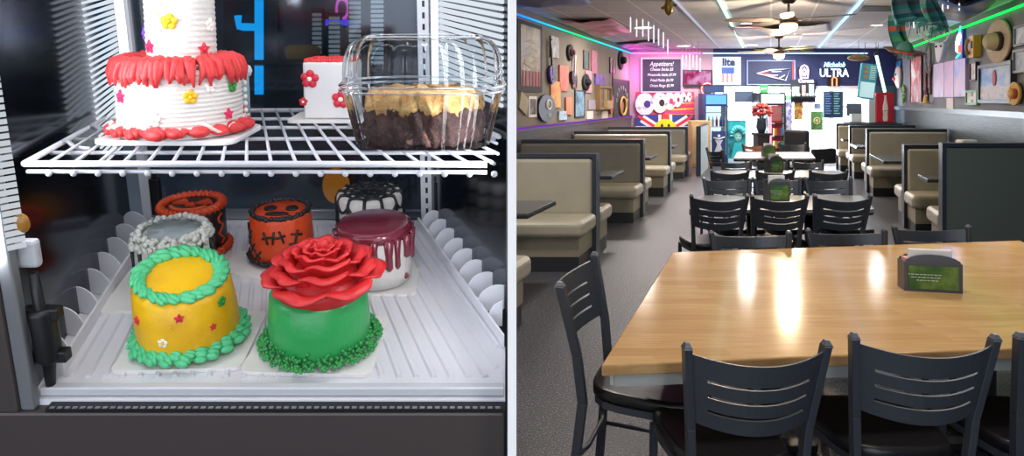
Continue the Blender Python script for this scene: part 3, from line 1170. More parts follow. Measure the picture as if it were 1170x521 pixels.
def stitch(pts, R_, cross, m):
    pp = [wall_pt(R_ * 1.045, FRONT + a_, z)[0] for a_, z in pts]
    m.tube(pp, .0022, 6)
    for k in range(1, len(pts)):
        (a0, z0), (a1, z1) = pts[k - 1], pts[k]
        am, zm = (a0 + a1) / 2, (z0 + z1) / 2
        d = V3((a1 - a0, (z1 - z0) / R_)); d.normalize()
        for s in (0,):
            nx, nz = -d.y * cross / R_, d.x * cross
            m.tube([wall_pt(R_ * 1.05, FRONT + am - nx, zm - nz)[0], wall_pt(R_ * 1.05, FRONT + am + nx, zm + nz)[0]], .002, 6)
m = M()
stitch([(-1.25, .046), (-.95, .036), (-.7, .026), (-.45, .014)], r_, .012, m)
stitch([(-.35, .054), (-.1, .058), (.15, .056), (.4, .060)], r_, .012, m)
stitch([(.6, .016), (.66, .032), (.72, .05), (.8, .066)], r_, .011, m)
stitch([(-1.3, .07), (-1.1, .06), (-.9, .05)], r_, .01, m)
m.build('stitches', black_ic, c)

# --- white cake with black web
P = spot1(424, 268)
c = cake('web_cake', 'white cake draped with black icing cobweb at the back of the tray', P, R1, .001)
r_ = wide(36.5, P); h_ = .09
m = M(); m.lathe([(r_, 0), (r_ * 1.02, .03), (r_, h_ - .006), (r_ * .94, h_), (.01, h_)], 48); m.build('body', icing_white, c)
m = M()
NS = 12
for k in range(NS):
    a_ = 2 * PI * k / NS
    m.tube([(0, 0, h_ + .002), (r_ * .93 * math.cos(a_), r_ * .93 * math.sin(a_), h_ + .002), (r_ * 1.03 * math.cos(a_), r_ * 1.03 * math.sin(a_), h_ - .012), (r_ * 1.03 * math.cos(a_), r_ * 1.03 * math.sin(a_), .012)], .0036, 6)
    for f_ in (.3, .55, .8):
        m.tube([((f_ - .07 * math.sin(PI * j / 6)) * r_ * math.cos(a_ + 2 * PI / NS * j / 6), (f_ - .07 * math.sin(PI * j / 6)) * r_ * math.sin(a_ + 2 * PI / NS * j / 6), h_ + .002) for j in range(7)], .003, 6)
    for z in (h_ - .012, h_ - .042):
        m.tube([wall_pt(r_ * 1.025, a_ + 2 * PI / NS * j / 6, z - .014 * math.sin(PI * j / 6))[0] for j in range(7)], .003, 6)
m.build('icing_web', black_ic, c)

# --- white cake with burgundy drip
P = spot1(430, 316)
board('white board under the burgundy drip cake', P - (R1 @ V3((-.004, .0, .004))), R1, wide(90, P), wide(84, P), .03, .004)
c = cake('glaze_cake', 'white cake with shiny burgundy glaze dripping down its side', P, R1, .0045)
r_ = wide(40.5, P); h_ = .094
m = M(); m.lathe([(r_ * .97, 0), (r_, .02), (r_, h_ - .006), (r_ * .95, h_), (.01, h_)], 56); m.build('body', icing_white, c)
m = M()
m.lathe([(r_ * 1.03, h_ - .012), (r_ * 1.045, h_ - .004), (r_ * 1.0, h_ + .004), (r_ * .9, h_ + .006), (.01, h_ + .007)], 72)
for k in range(17):
    a_ = 2 * PI * k / 17 + rnd.uniform(-.1, .1); L = rnd.choice((.018, .03, .042, .055, .026))
    p, n_ = wall_pt(r_ * 1.015, a_, h_ - .006)
    w_ = rnd.uniform(.0048, .0068)
    m.tube([p, p - V3((0, 0, L * .55)), p - V3((0, 0, L * .9)), p - V3((0, 0, L))], [w_ * 1.5, w_, w_ * 1.12, w_ * .5], 10)
m.build('dripping_glaze', burg_ic, c)
m = M()
p, n_ = wall_pt(r_ * 1.0, FRONT + 1.1, .012); m.ball(p, .005, 8, 6, sc=(1, .6, 1.2))
m.build('glaze_drop', burg_ic, c)

# --- tall two-tier cake on the wire shelf
P = spot2(209, 156)
pb = P
m = M()
hw, hd = wide(76, P), wide(56, P)
def paper(u, v):
    a_ = 2 * PI * u
    q_ = max(abs(math.cos(a_)), abs(math.sin(a_)))
    k = 1.0 / (q_ ** .6)
    f_ = .80 + .32 * v
    return V3((hw * k * f_ * .82 * math.cos(a_), hd * k * f_ * .9 * math.sin(a_), .007 + .018 * v ** 1.5 * (1 + .35 * math.sin(11 * a_) + .2 * math.sin(5 * a_ + 1))))
t = thing('cake_tray', 'white tray with curled parchment edge under the two-tier cake', 'tray', P, tilt2)
g = M(); g.grid(paper, 72, 6); g.build('parchment', mat('parchment', '#f0dcd2', .7), t, solid=.0012)
g = M()
pts = []
for cx, cy, a0 in ((1, 1, 0), (-1, 1, 90), (-1, -1, 180), (1, -1, 270)):
    for k in range(4):
        an = math.radians(a0 + 30 * k)
        pts.append((cx * (hw - .02) + .02 * math.cos(an), cy * (hd - .02) + .02 * math.sin(an), 0))
g.prism(pts, (0, 0, .008)); g.build('plate', mat('plate_white', '#ececec', .35), t, bevel=.002)
c = cake('tiered_cake', 'tall two-tier white cake with coral red piped borders and sugar stars', P, R2, .0095)
r1 = wide(66, P) * 1.0; h1 = .094; r2 = r1 * .555; h2 = .118
def ridged(R_, z0, z1, top=True):
    pr = []
    n_ = 64
    for k in range(n_ + 1):
        z = z0 + (z1 - z0) * k / n_
        pr.append((R_ * (1 + .013 * math.sin(k * 1.45)), z))
    pr += [(R_ * .96, z1 + .002), (.01, z1 + .002)]
    return pr
def comb(a_, r, z):
    return (r * (1 + .004 * math.sin(40 * a_ + 200 * z) + .004 * math.sin(23 * a_ - 90 * z)), z)
UO = .006
m = M(); m.lathe(ridged(r1, 0, h1), 90, fn=comb); m.build('lower_tier', icing_white, c)
m = M(); m.lathe(ridged(r2, h1, h1 + h2), 70, fn=comb, T=Matrix.Translation((UO, 0, 0))); m.build('upper_tier', icing_white, c)
m = M()
NB = 30
for k in range(NB):
    a_ = 2 * PI * k / NB
    T_ = Matrix.Translation((0, 0, h1)) @ Matrix.Rotation(a_, 4, 'Z')
    for da in (-.30, 0, .30):
        w0 = r1 * 2 * PI / NB
        pts = [(r1 * .70, da * w0 * .5, .012), (r1 * .86, da * w0 * .9, .017), (r1 * .99, da * w0 * 1.25, .011), (r1 * 1.055, da * w0 * 1.0, -.003), (r1 * 1.06, da * w0 * .25, -.013 - .003 * (k % 3))]
        j_ = rnd.uniform(-.0035, .0035)
        pts = [(x, y + j_ * i, z + rnd.uniform(-.0018, .0018)) for i, (x, y, z) in enumerate(pts)]
        q = rnd.uniform(.85, 1.2)
        m.tube(pts, [.004 * q, .0062 * q, .0066 * q, .0052 * q, .0016], 7, T=T_)
m.build('middle_border', red_ic, c)
m = M(); swirls(m, r1 * 1.04, .007, .0165, 20); swirls(m, r1 * .99, .010, .011, 22); m.build('base_border', red_ic, c)
m = M(); m.ring(r2 * .9, .010, h1 + h2 + .005, 100, 10, 18, .4, 1, T=Matrix.Translation((UO, 0, 0))); m.build('top_border', red_ic, c)
m = M(); m.ring(r2 * .95, .0045, h1 + .006, 60, 8, 20, .4, 1, T=Matrix.Translation((UO, 0, 0))); m.build('seam_border', icing_white, c)
for px, z, tier, mt, s in ((-.60, .060, 1, star_pnk, 1.25), (.52, .060, 1, star_yel, 1.2), (-.02, .030, 1, star_wht, 1.35), (.93, .030, 1, star_pnk, 1.1), (.76, .072, 1, star_wht, 1.0), (.97, .07, 1, star_grn, 1.1),
                           (-.58, .034, 2, star_pnk, 1.25), (.10, .070, 2, star_yel, 1.4), (.86, .03, 2, star_red, 1.2), (-.98, .052, 2, star_vio, 1.2), (.97, .064, 2, star_wht, 1.2)):
    R_ = r1 if tier == 1 else r2
    z_ = z if tier == 1 else h1 + z
    p, n_ = wall_pt(R_ * 1.01, FRONT + math.asin(px), z_)
    if tier == 2: p.x += UO
    flower(c, p, n_, .0085 * s, mt, 'sugar_star', star=mt in (star_pnk, star_red))
m = M()
for k in range(6):
    p, n_ = wall_pt(r2 * 1.02, FRONT - .14 + .05 * (k % 2), h1 + .058 + k * .012)
    m.ball(p, .006, 8, 5, sc=(1.2, .7, .7))
m.build('pearl_trail', mat('pearl_icing', '#f4e9c2', .3), c)

# --- small blue cake peeping out behind the tall one
P = spot2(264, 146)
c = cake('bead_cake', 'small pale blue cake with white pearl swirls half hidden by the tall cake', P, R2, .001)
r_ = wide(22, P); h_ = .088
m = M(); m.lathe([(r_, 0), (r_, h_ - .004), (r_ * .94, h_), (.01, h_)], 36); m.build('body', mat('pale_blue_icing', '#8fa9b4', .55, bump=.2), c)
m = M(); m.ring(r_ * .85, .008, h_ + .003, 70, 8, 14, .4, 1); m.build('top_border', mat('ice_white_icing', '#cfdde0', .5), c)
m = M()
for k in range(8):
    p, n_ = wall_pt(r_ * 1.02, FRONT + 1.15, .008 + k * .011); m.ball(p, .0042, 8, 6)
m.build('pearl_trail', star_wht, c)
p, n_ = wall_pt(r_ * 1.0, FRONT + .8, .055); flower(c, p, n_, .007, star_grn)
p, n_ = wall_pt(r_ * 1.0, FRONT + .9, .035); flower(c, p, n_, .006, star_pnk)

# --- white slab cake with red flowers
P = spot2(382, 134)
board('white board under the square cake with red flowers', P - (R2 @ V3((0, 0, .002))), R2, wide(92, P), wide(70, P), .0, .005)
c = cake('square_cake', 'square white cake with red icing flowers and red piped top edge', P, R2, .0035, .0)
w_, d_, h_ = wide(56, P), wide(52, P), .098
m = M(); m.box(-w_ / 2, w_ / 2, -d_ / 2, d_ / 2, 0, h_); m.build('body', mat('smooth_white_icing', '#dcdad8', .5), c, bevel=.004)
m = M()
for k in range(60):
    t_ = k / 60 * 4
    s_, f_ = int(t_), t_ % 1
    a0 = [(-1, -1), (1, -1), (1, 1), (-1, 1)]
    A, B = a0[s_], a0[(s_ + 1) % 4]
    m.ball(((A[0] + (B[0] - A[0]) * f_) * (w_ / 2 - .006), (A[1] + (B[1] - A[1]) * f_) * (d_ / 2 - .006), h_ + .001), rnd.uniform(.0035, .0055), 7, 5)
m.build('top_border', red_ic, c)
for fx, fz, s in ((-.36, .069, 1.25), (.24, .034, 1.25), (-.5, .03, .6)):
    p = V3((fx * w_, -d_ / 2 - .0005, fz))
    flower(c, p, (0, -1, .0), .0125 * s, star_red, 'icing_flower', star_wht)

# --- clear clamshell with a coconut-topped chocolate cake
clear = glassy('clear_plastic', '#e9edf0', 0.22, 0.06)
P = spot2(485, 163)
hw = wide(93, P); hd = .085
clam = thing('clamshell', 'clear fluted plastic clamshell holding a chocolate cake on the wire shelf', 'food container', P, tilt2)
NF = 26
def shell(r0, r1_, z0, z1, nz, flute, dome=False):
    def fn(u, v):
        a_ = 2 * PI * u
        q_ = (abs(math.cos(a_)) ** 3.2 + abs(math.sin(a_)) ** 3.2) ** (-1 / 3.2)
        fl = 1 + flute * 1.5 * (abs(math.sin(NF * a_ / 2)) - .5)
        if dome:
            k = math.sin(v * PI / 2) ** 1.1
            r = r0 + (r1_ - r0) * (1 - math.cos(v * PI / 2)) ** 1.5
            z = z0 + (z1 - z0) * math.sin(v * PI / 2)
        else:
            r = r0 + (r1_ - r0) * v
            z = z0 + (z1 - z0) * v
        return V3((hw * q_ * r * fl * math.cos(a_), hd * q_ * r * fl * math.sin(a_), z))
    return fn
zr = .083
g = M(); g.grid(shell(.78, .93, .002, zr - .004, 6, .04), 156, 6)
g.grid(lambda u, v: shell(.78 * max(v, .001), .78 * max(v, .001), .002, .002, 1, .0)(u, v), 60, 3)
g.build('base', clear, clam)
g = M()
for z, rr in ((zr - .003, .975), (zr + .004, .985)):
    g.grid(lambda u, v, z=z, rr=rr: shell(.92, 1.0, z, z + .0005, 1, 0)(u, v), 90, 1)
    g.tube([shell(rr, rr, z, z, 1, 0)(k / 90, 0) for k in range(90)], .0018, 6, closed=True)
g.build('rim', glassy('clear_rim', '#dfe5ea', .35, .08), clam)
g = M(); g.grid(shell(.93, .66, zr + .005, .152, 8, .035, True), 156, 8)
g.grid(lambda u, v: shell(.66 * max(v, .001), .66 * max(v, .001), .152, .152, 1, .0)(u, v), 60, 2)
g.tube([shell(.70, .70, .152, .152, 1, 0)(k / 90, 0) for k in range(90)], .002, 6, closed=True)
g.build('lid', clear, clam)
c = cake('coconut_cake', 'chocolate cake with toasted coconut topping inside the clear clamshell', P, R2, .005)
r_ = wide(66, P)
def rough_fn(a_, r, z):
    return (r * (1 + .05 * math.sin(17 * a_ + 130 * z) + .04 * math.sin(41 * a_ - 310 * z)) , z + .004 * math.sin(13 * a_ + 50 * r))
m = M(); m.lathe([(r_ * .93, 0), (r_ * .99, .008), (r_, .02), (r_ * .98, .032), (r_ * .97, .042), (r_ * .9, .048), (.01, .05)], 110, fn=rough_fn)
m.v = [p + V3((rnd.uniform(-1, 1), rnd.uniform(-1, 1), rnd.uniform(-.4, .8))) * .0022 for p in m.v]
m.v = [V3((p.x, p.y * .82, max(p.z, .0))) for p in m.v]
m.build('cake_body', mat('chocolate_sponge', '#3a2420', .7, col2='#5a3a30', scale=40, bump=.6, bscale=150), c)
m = M(); m.lathe([(r_ * .92, .044), (r_ * .95, .054), (r_ * .92, .066), (r_ * .8, .072), (.01, .074)], 110, fn=rough_fn)
m.v = [p + V3((rnd.uniform(-1, 1), rnd.uniform(-1, 1), rnd.uniform(-.6, 1))) * .0028 for p in m.v]
m.v = [V3((p.x, p.y * .82, p.z)) for p in m.v]
m.build('coconut_topping', mat('toasted_coconut', '#c08a4a', .7, col2='#dcb070', scale=60, bump=.6, bscale=160), c)

# ------------------------------------------------------------------ dim things on the dark wall behind the case
YW = 2.6
neon_blue = glow('neon_blue', '#18a8f2', 3.0)
t = thing('neon_sign', 'cyan blue neon hook sign glowing on the dark wall behind the tall cake', 'neon sign', (at(285, 62, YW - .03)))
c0 = at(285, 62, YW - .03)
def nz(x, y): return at(x, y, YW - .03) - c0
g = M()
g.tube([nz(296, 0), nz(296, 108)], .016, 8); g.tube([nz(272, 18), nz(273, 30), nz(296, 31)], .014, 8); g.tube([nz(276, 31), nz(296, 31)], .014, 8)
g.build('tube', neon_blue, t)
g = M(); g.box(-.10, .10, .012, .028, -.18, .2); g.build('backing', mat('neon_backing', '#10141a', .5), t)
t = thing('neon_sign', 'pink and violet neon loop on dark wall above the square cake', 'neon sign', at(391, 10, YW - .03))
g = M(); g.ring(.028, .006, 0, 24, 6, T=Matrix.Rotation(PI / 2, 4, 'X') @ Matrix.Diagonal((.75, 1.4, 1, 1))); g.build('loop', glow('neon_pink', '#e85fd0', 2.2), t)
g = M(); g.tube([(-.06, 0, -.05), (.06, 0, -.05)], .012, 8); g.build('bar', glow('neon_violet', '#4a4af0', 2.2), t)
t = thing('amber_lamp', 'small amber wall lamp glowing through the case behind the web cake', 'lamp', at(384, 212, YW - .06))
g = M(); g.ball((0, 0, 0), .05, 16, 10, sc=(1, .8, 1.3)); g.build('shade', glow('amber_glow', '#d9822e', 1.1), t)
g = M(); g.box(-.02, .02, .03, .06, -.05, .05); g.build('bracket', black_rubber, t)
t = thing('wall_shelf', 'dark wall shelf behind the case beside the cyan neon', 'shelf', at(342, 60, YW - .09))
g = M(); g.box(-.17, .2, -.06, .09, -.045, -.03); g.box(-.15, .18, .07, .09, -.2, -.045); g.build('board', mat('dark_shelf', '#262a30', .6), t)
p_ = at(346, 48, YW - .09)
o = M().lathe([(.05, 0), (.062, .02), (.064, .045), (.05, .055)], 20).build('pie', mat('pie_crust', '#b99b62', .6), None, (p_.x, p_.y, at(342, 60, YW - .09).z - .03))
tag(o, 'golden round pie on the dark wall shelf behind the case', 'pie')

# reflections of other cases' light strips, built as glowing columns on the wall
for k, (px0, px1, y0, y1, st, lb) in enumerate(((357, 367, 12, 62, .45, 'reflection built as a dim ribbed glow on the dark wall just past the cyan neon'), (376, 388, 18, 66, .55, 'reflection built as a ribbed glow on dark wall under the pink neon loop'),
                                                (399, 412, -8, 70, .8, 'reflection built as a brighter ribbed glow on dark wall above the clamshell'), (424, 438, -8, 74, 1.2, 'reflection built as the brightest ribbed glow on dark wall above the clamshell'))):
    p = at((px0 + px1) / 2, y1, YW - .05)
    w = (px1 - px0) * YW / F
    H = (y1 - y0) * YW / F
    t = thing('light_column', lb, 'light', p)
    g = M(); g.box(-w / 2 - .006, w / 2 + .006, .012, .05, -.01, H + .01); g.build('housing', mat('column_housing', '#20262c', .5), t)
    g = M()
    n_ = int(H / .017)
    for j in range(n_):
        g.tube([(-w / 2, 0, .008 + j * .017), (w / 2, 0, .008 + j * .017)], .006, 6)
    g.build('reflection_ribs', glow('column_%d' % k, '#dfe9f0', st), t)

# unseen lamp added past the picture edge to brighten the wall behind the case
t = thing('added_fill_lamp', 'unseen cone lamp added to light the dark wall behind the case', 'lamp', (-1.98, YW, 2.1))
g = M(); g.lathe([(.05, -.10), (.03, .02), (.015, .05)], 16, T=Matrix.Translation((0, -.12, 0))); g.build('shade', black_rubber, t)
g = M(); g.tube([(0, 0, .03), (0, -.08, .06), (0, -.12, .04)], .01, 6); g.build('arm', black_rubber, t)
lamp('POINT', 'added_fill_bulb', t, (0, -.16, -.16), 9, '#dfe8ff', size=.05)
# ------------------------------------------------------------------ DINING ROOM FURNITURE
chair_metal = mat('chair_metal', '#484d55', 0.36, metal=.35, bump=.04, bscale=300)
chair_cap = mat('chair_cap', '#8b9099', 0.3, metal=.6)
black_vinyl = mat('black_vinyl', '#17171a', 0.32, bump=.15, bscale=12)
vinyl_light = mat('champagne_vinyl', '#a39c8a', 0.36, col2='#aea795', scale=3, bump=.12, bscale=7)
vinyl_dark = mat('darker_vinyl', '#77756c', 0.42, col2='#807e75', scale=3, bump=.1, bscale=7)  # darker vinyl tone for some of the bench fronts
back_lam = mat('grey_green_laminate', '#56605d', 0.45)
edge_trim = mat('navy_trim', '#2d3340', 0.4)
kick_dark = mat('kick_plinth', '#24252a', 0.5)
fascia = mat('booth_fascia', '#8f8875', 0.5)
lam_top = mat('grey_laminate', '#77777a', 0.33)
lam_edge = mat('black_edge', '#191a1d', 0.4)

def make_chair(label, loc, rz, group):
    """sitter faces +Y; origin on the floor under the seat"""
    t = thing('dining_chair', label, 'chair', loc, (0, 0, rz), group)
    W = .205
    g = M()
    pts = []
    for k in range(28):
        a_ = 2 * PI * k / 28
        q_ = (abs(math.cos(a_)) ** 4 + abs(math.sin(a_)) ** 4) ** -.25
        wy = .205 * q_ * math.sin(a_)
        pts.append((.212 * q_ * math.cos(a_) * (1 + .05 * wy / .2), wy + .01, .44))
    g.prism(pts, (0, 0, .045), smooth=True)
    g.build('seat', black_vinyl, t, bevel=.016, seg=3)
    g = M()
    g.prism([(p[0] * .97, p[1] * .97, .415) for p in pts], (0, 0, .025))
    g.build('seat_frame', chair_metal, t)
    def post(sx):
        return [V3((sx * W, -.245, 0)), V3((sx * (W - .006), -.225, .25)), V3((sx * (W - .014), -.205, .43)), V3((sx * (W - .002), -.222, .6)), V3((sx * (W + .03), -.275, .86))]
    def bar(pts, hx, hy, g):
        for a, b in zip(pts, pts[1:]):
            g.hexa([a + V3((-hx, -hy, 0)), a + V3((hx, -hy, 0)), a + V3((hx, hy, 0)), a + V3((-hx, hy, 0))],
                   [b + V3((-hx, -hy, 0)), b + V3((hx, -hy, 0)), b + V3((hx, hy, 0)), b + V3((-hx, hy, 0))])
    for sx in (-1, 1):
        g = M(); bar(post(sx), .0135, .0165, g)
        o = g.build('back_leg', chair_metal, t, bevel=.003)
        tp = post(sx)[-1]
        g = M(); g.hexa([tp + V3((-.0145, -.0175, -.006)), tp + V3((.0145, -.0175, -.006)), tp + V3((.0145, .0175, -.006)), tp + V3((-.0145, .0175, -.006))],
                        [tp + V3((-.006, -.008, .012)), tp + V3((.006, -.008, .012)), tp + V3((.006, .008, .012)), tp + V3((-.006, .008, .012))])
        g.build('end_cap', chair_cap, o)
        g = M(); bar([V3((sx * .185, .205, 0)), V3((sx * .185, .19, .425))], .0135, .0135, g)
        g.build('front_leg', chair_metal, t, bevel=.003)
        g = M(); g.tube([(sx * .197, -.232, .165), (sx * .187, .2, .165)], .0085, 8)
        g.build('side_stretcher', chair_metal, t)
    for y, z in ((.198, .225), (-.228, .225)):
        g = M(); g.tube([(-.19, y, z), (-.1, y + .02, z), (.1, y + .02, z), (.19, y, z)], .0085, 8)
        g.build('cross_stretcher', chair_metal, t)
    # curved ladder back: four bands, three slits that stop short of the posts
    z0, z1 = .625, .842
    slit = .009
    rows = []
    hh = (z1 - z0)
    cuts = [z0, z0 + hh * .24, z0 + hh * .46, z0 + hh * .68, z1]
    g = M()
    NC = 16
    def bp(u, z, off):
        x = (u * 2 - 1) * (W - .008 + .034 * max(0, z - .57) / .29)
        yb = -.2225 - (z - .6) * .22
        yb -= .062 * (1 - (u * 2 - 1) ** 2)
        z = z - .022 * (1 - (u * 2 - 1) ** 2)
        return V3((x, yb + off, z))
    def sheet(u0, u1, za, zb, n):
        for k in range(n):
            ua, ub = u0 + (u1 - u0) * k / n, u0 + (u1 - u0) * (k + 1) / n
            g.hexa([bp(ua, za, -.004), bp(ub, za, -.004), bp(ub, za, .004), bp(ua, za, .004)],
                   [bp(ua, zb, -.004), bp(ub, zb, -.004), bp(ub, zb, .004), bp(ua, zb, .004)], smooth=False)
    for k in range(4):
        za = cuts[k] + (slit / 2 if k else 0)
        zb = cuts[k + 1] - (slit / 2 if k < 3 else 0)
        sheet(0, 1, za, zb, NC)
        if k < 3:
            for u0, u1 in ((0, .11), (.89, 1)):
                sheet(u0, u1, cuts[k + 1] - slit / 2, cuts[k + 1] + slit / 2, 2)
    g.build('ladder_back', chair_metal, t)
    for sx in (-1, 1):
        for z in (.62, .76):
            q = V3((sx * (W + .0005), -.245 - (z - .6) * .22 + .0, z))
    return t

# ---- the wooden table in front
ZT = .75
def tp(x, y): return on_floor(x, y, ZT)
A, B, C_, D_ = tp(687, 417), V3((2.56, 2.36, ZT)), tp(1166, 274.5), tp(768, 288)
B = V3((C_.x - (D_.x - A.x) * 1.02, C_.y - (D_.y - A.y) * 1.06, ZT))
ctr = (A + B + C_ + D_) / 4
wood = wood_mat('butcher_block')
tb = thing('dining_table', 'big butcher-block wooden dining table with pale apron in front', 'table', (ctr.x, ctr.y, 0))
off = V3((ctr.x, ctr.y, 0))
g = M()
cs = [p - off for p in (A, B, C_, D_)]
g.prism([p - V3((0, 0, .038)) for p in cs], (0, 0, .038))
g.build('tabletop', wood, tb, bevel=.006, seg=3)
ins = [p * .0 + V3((p.x * .965, p.y * .94, 0)) for p in cs]
g = M()
for i in range(4):
    a_, b_ = ins[i], ins[(i + 1) % 4]
    d_ = (b_ - a_).normalized(); nrm = V3((d_.y, -d_.x, 0)) * .012
    g.hexa([a_ - nrm + V3((0, 0, .66)), a_ + nrm + V3((0, 0, .66)), b_ + nrm + V3((0, 0, .66)), b_ - nrm + V3((0, 0, .66))],
           [a_ - nrm + V3((0, 0, .712)), a_ + nrm + V3((0, 0, .712)), b_ + nrm + V3((0, 0, .712)), b_ - nrm + V3((0, 0, .712))])
g.build('apron', mat('pale_apron', '#b9bdb8', .5), tb)
for sx in (-.5, .5):
    g = M(); g.lathe([(.045, .03), (.045, .70)], 20, T=Matrix.Translation((sx, sx * .02, 0)))
    g.box(sx - .2, sx + .2, -.04 + sx * .02, .04 + sx * .02, 0, .03); g.box(sx - .04, sx + .04, -.36 + sx * .02, .36 + sx * .02, 0, .03)
    g.box(sx - .16, sx + .16, -.16 + sx * .02, .16 + sx * .02, .69, .712)
    g.build('pedestal', lam_edge, tb, bevel=.004)

GC = 'chairs round the wooden table'
def chair_at(px, Y, rz, label, group, sc=1.0, sx=1.0, first=[None]):
    """px: middle of the backrest's top edge"""
    X = (px - PX) * Y / F
    d = V3((-math.sin(rz), math.cos(rz), 0))
    p = V3((X, Y, 0)) + d * .275 * sc
    if first[0] is None:
        first[0] = make_chair(label, p, rz, group)
        first[0].scale = (sc * sx, sc, sc)
        return first[0]
    return dup(first[0], p, (0, 0, rz), label, group, (sc * sx, sc, sc))
lean = math.radians(2)
chair_at(865, 2.07, math.radians(3), 'charcoal ladder-back chair tucked under the near edge of wooden table, beside the side chair', GC, 1.02, .88)
chair_at(1056, 2.14, math.radians(-2), 'charcoal ladder-back chair in the middle of the wooden table near edge', GC, 1.02, .88)
chair_at(1247, 2.14, math.radians(-3), 'charcoal chair at near edge of wooden table, cut off by picture edge', GC, 1.02, .88)
# side chair: backrest towards the aisle
pn, pf = at(646, 350, 2.47), at(690, 308, 2.98)
hd_ = math.atan2(pf.y - pn.y, pf.x - pn.x)            # line of the backrest
rz = hd_ - PI                                          # +Y of the chair points to the right of that line
mid = (pn + pf) / 2
dd = V3((-math.sin(rz), math.cos(rz), 0))
if dd.x < 0:
    rz += PI; dd = -dd
pc = V3((mid.x, mid.y, 0)) + dd * .275
side = chair_at(700, 3.0, 0, 'charcoal ladder-back chair standing at the aisle end of wooden table', GC, 1.02)
fw = V3((.925, -.38, 0)).normalized()
rz = math.atan2(-fw.x, fw.y)
pn = at(648, 350, 2.68)
pc = V3((pn.x, pn.y, 0)) + fw * .275 + V3((-fw.y, fw.x, 0)) * .24
side.location = pc
side.rotation_euler = (0, 0, rz)
side.scale = (1.2, 1.06, 1.05)
for px, Y, lb in ((857, 4.09, 'grey chair facing viewer across the wooden table, beside aisle'), (967, 4.17, 'grey chair facing viewer across wooden table, in the middle of three'), (1064, 4.28, 'grey chair facing viewer behind the napkin holder of wooden table')):
    chair_at(px, Y, PI, lb, GC, .965)

# ---- grey laminate tables down the middle
def lam_table(label, x0, y0, x1, y1, Ya, Yb, r=.07, matl=None, group='laminate tables down the middle'):
    """x0..x1: picture span of the near edge at depth Ya; far edge at Yb"""
    a = V3(((x0 - PX) * Ya / F, Ya, 0)); b = V3(((x1 - PX) * Ya / F, Ya, 0))
    w = b.x - a.x
    c = V3(((a.x + b.x) / 2 + S * (Yb - Ya) / 2, (Ya + Yb) / 2, 0))
    t = thing('laminate_table', label, 'table', c, group=group)
    h = (Yb - Ya) / 2
    pts = []
    for cx, cy, a0 in ((1, 1, 0), (-1, 1, 90), (-1, -1, 180), (1, -1, 270)):
        for k in range(5):
            an = math.radians(a0 + 22.5 * k)
            x = cx * (w / 2 - r) + r * math.cos(an); y = cy * (h - r) + r * math.sin(an)
            pts.append((x + S * y, y, 0))
    g = M(); g.prism([(p[0], p[1], .725) for p in pts], (0, 0, .025)); g.build('tabletop', matl or lam_top, t)
    g = M(); g.prism([(p[0] * .999, p[1] * .999, .705) for p in pts], (0, 0, .021)); g.build('table_edge', lam_edge, t)
    for sx in ((-w * .165, w * .165) if w > 1.2 else (0,)):
        g = M()
        g.lathe([(.04, .02), (.04, .71)], 14, T=Matrix.Translation((sx, 0, 0)))
        g.box(sx - .14, sx + .14, -.035, .035, 0, .025); g.box(sx - .035, sx + .035, -.25, .25, 0, .025)
        g.build('pedestal', lam_edge, t)
    return t
lam_table('long grey laminate table behind the wooden table', 786, 240, 1000, 240, 5.45, 6.28)
lam_table('second grey laminate table from the wooden table, under the smaller napkin holder', 812, 203, 968, 203, 7.75, 8.55)
lam_table('pale laminate table near the glass front, by the orange-backed chair', 838, 178, 932, 178, 10.3, 11.6)
G1, G2, G3 = 'chairs at the long grey table', 'chairs at the second grey table', 'chairs near the glass front'
for px, lb in ((822, 'charcoal chair at near side of long grey table, on its aisle end'), (891, 'charcoal chair at near side of long grey table, between two others'), (963, 'charcoal chair at near side of long grey table, toward the grey wall booths')):
    chair_at(px, 5.28, math.radians(rnd.uniform(-2, 2)), lb, G1, 1.03, .87)
for px, lb in ((830, 'grey chair at far side of long grey table, on its aisle end'), (888, 'grey chair at far side of long grey table, hidden behind napkin holder'), (946, 'grey chair at far side of long grey table, toward the grey wall booths')):
    chair_at(px, 6.46, PI, lb, G1, 1.03, .87)
for px, lb in ((834, 'charcoal chair at near side of second grey table, on its aisle end'), (886, 'charcoal chair at near side of second grey table, behind a napkin holder'), (947, 'charcoal chair at near side of second grey table, toward grey wall booths')):
    chair_at(px, 7.55, 0, lb, G2, .99, .86)
for px, lb in ((841, 'grey chair at far side of second grey table, on its aisle end'), (882, 'grey chair at far side of second grey table, in the middle'), (923, 'grey chair at far side of second grey table, toward grey wall booths')):
    chair_at(px, 8.75, PI, lb, G2, .99, .80)
chair_at(816, 10.7, math.radians(-80), 'dark chair sideways at pale table in front of the teal poster', G3)
oc = chair_at(864, 11.9, PI, 'orange-brown backed chair behind the pale table near the flowers', G3)
for ch in oc.children:
    if ch.name.startswith('ladder_back'):
        ch.data = ch.data.copy(); ch.data.materials.clear(); ch.data.materials.append(mat('orange_back', '#a8654a', .5))
        ch['label'] = 'orange-brown backrest'
chair_at(905, 12.2, PI, 'dark chair behind the pale table under the mural poster', G3)

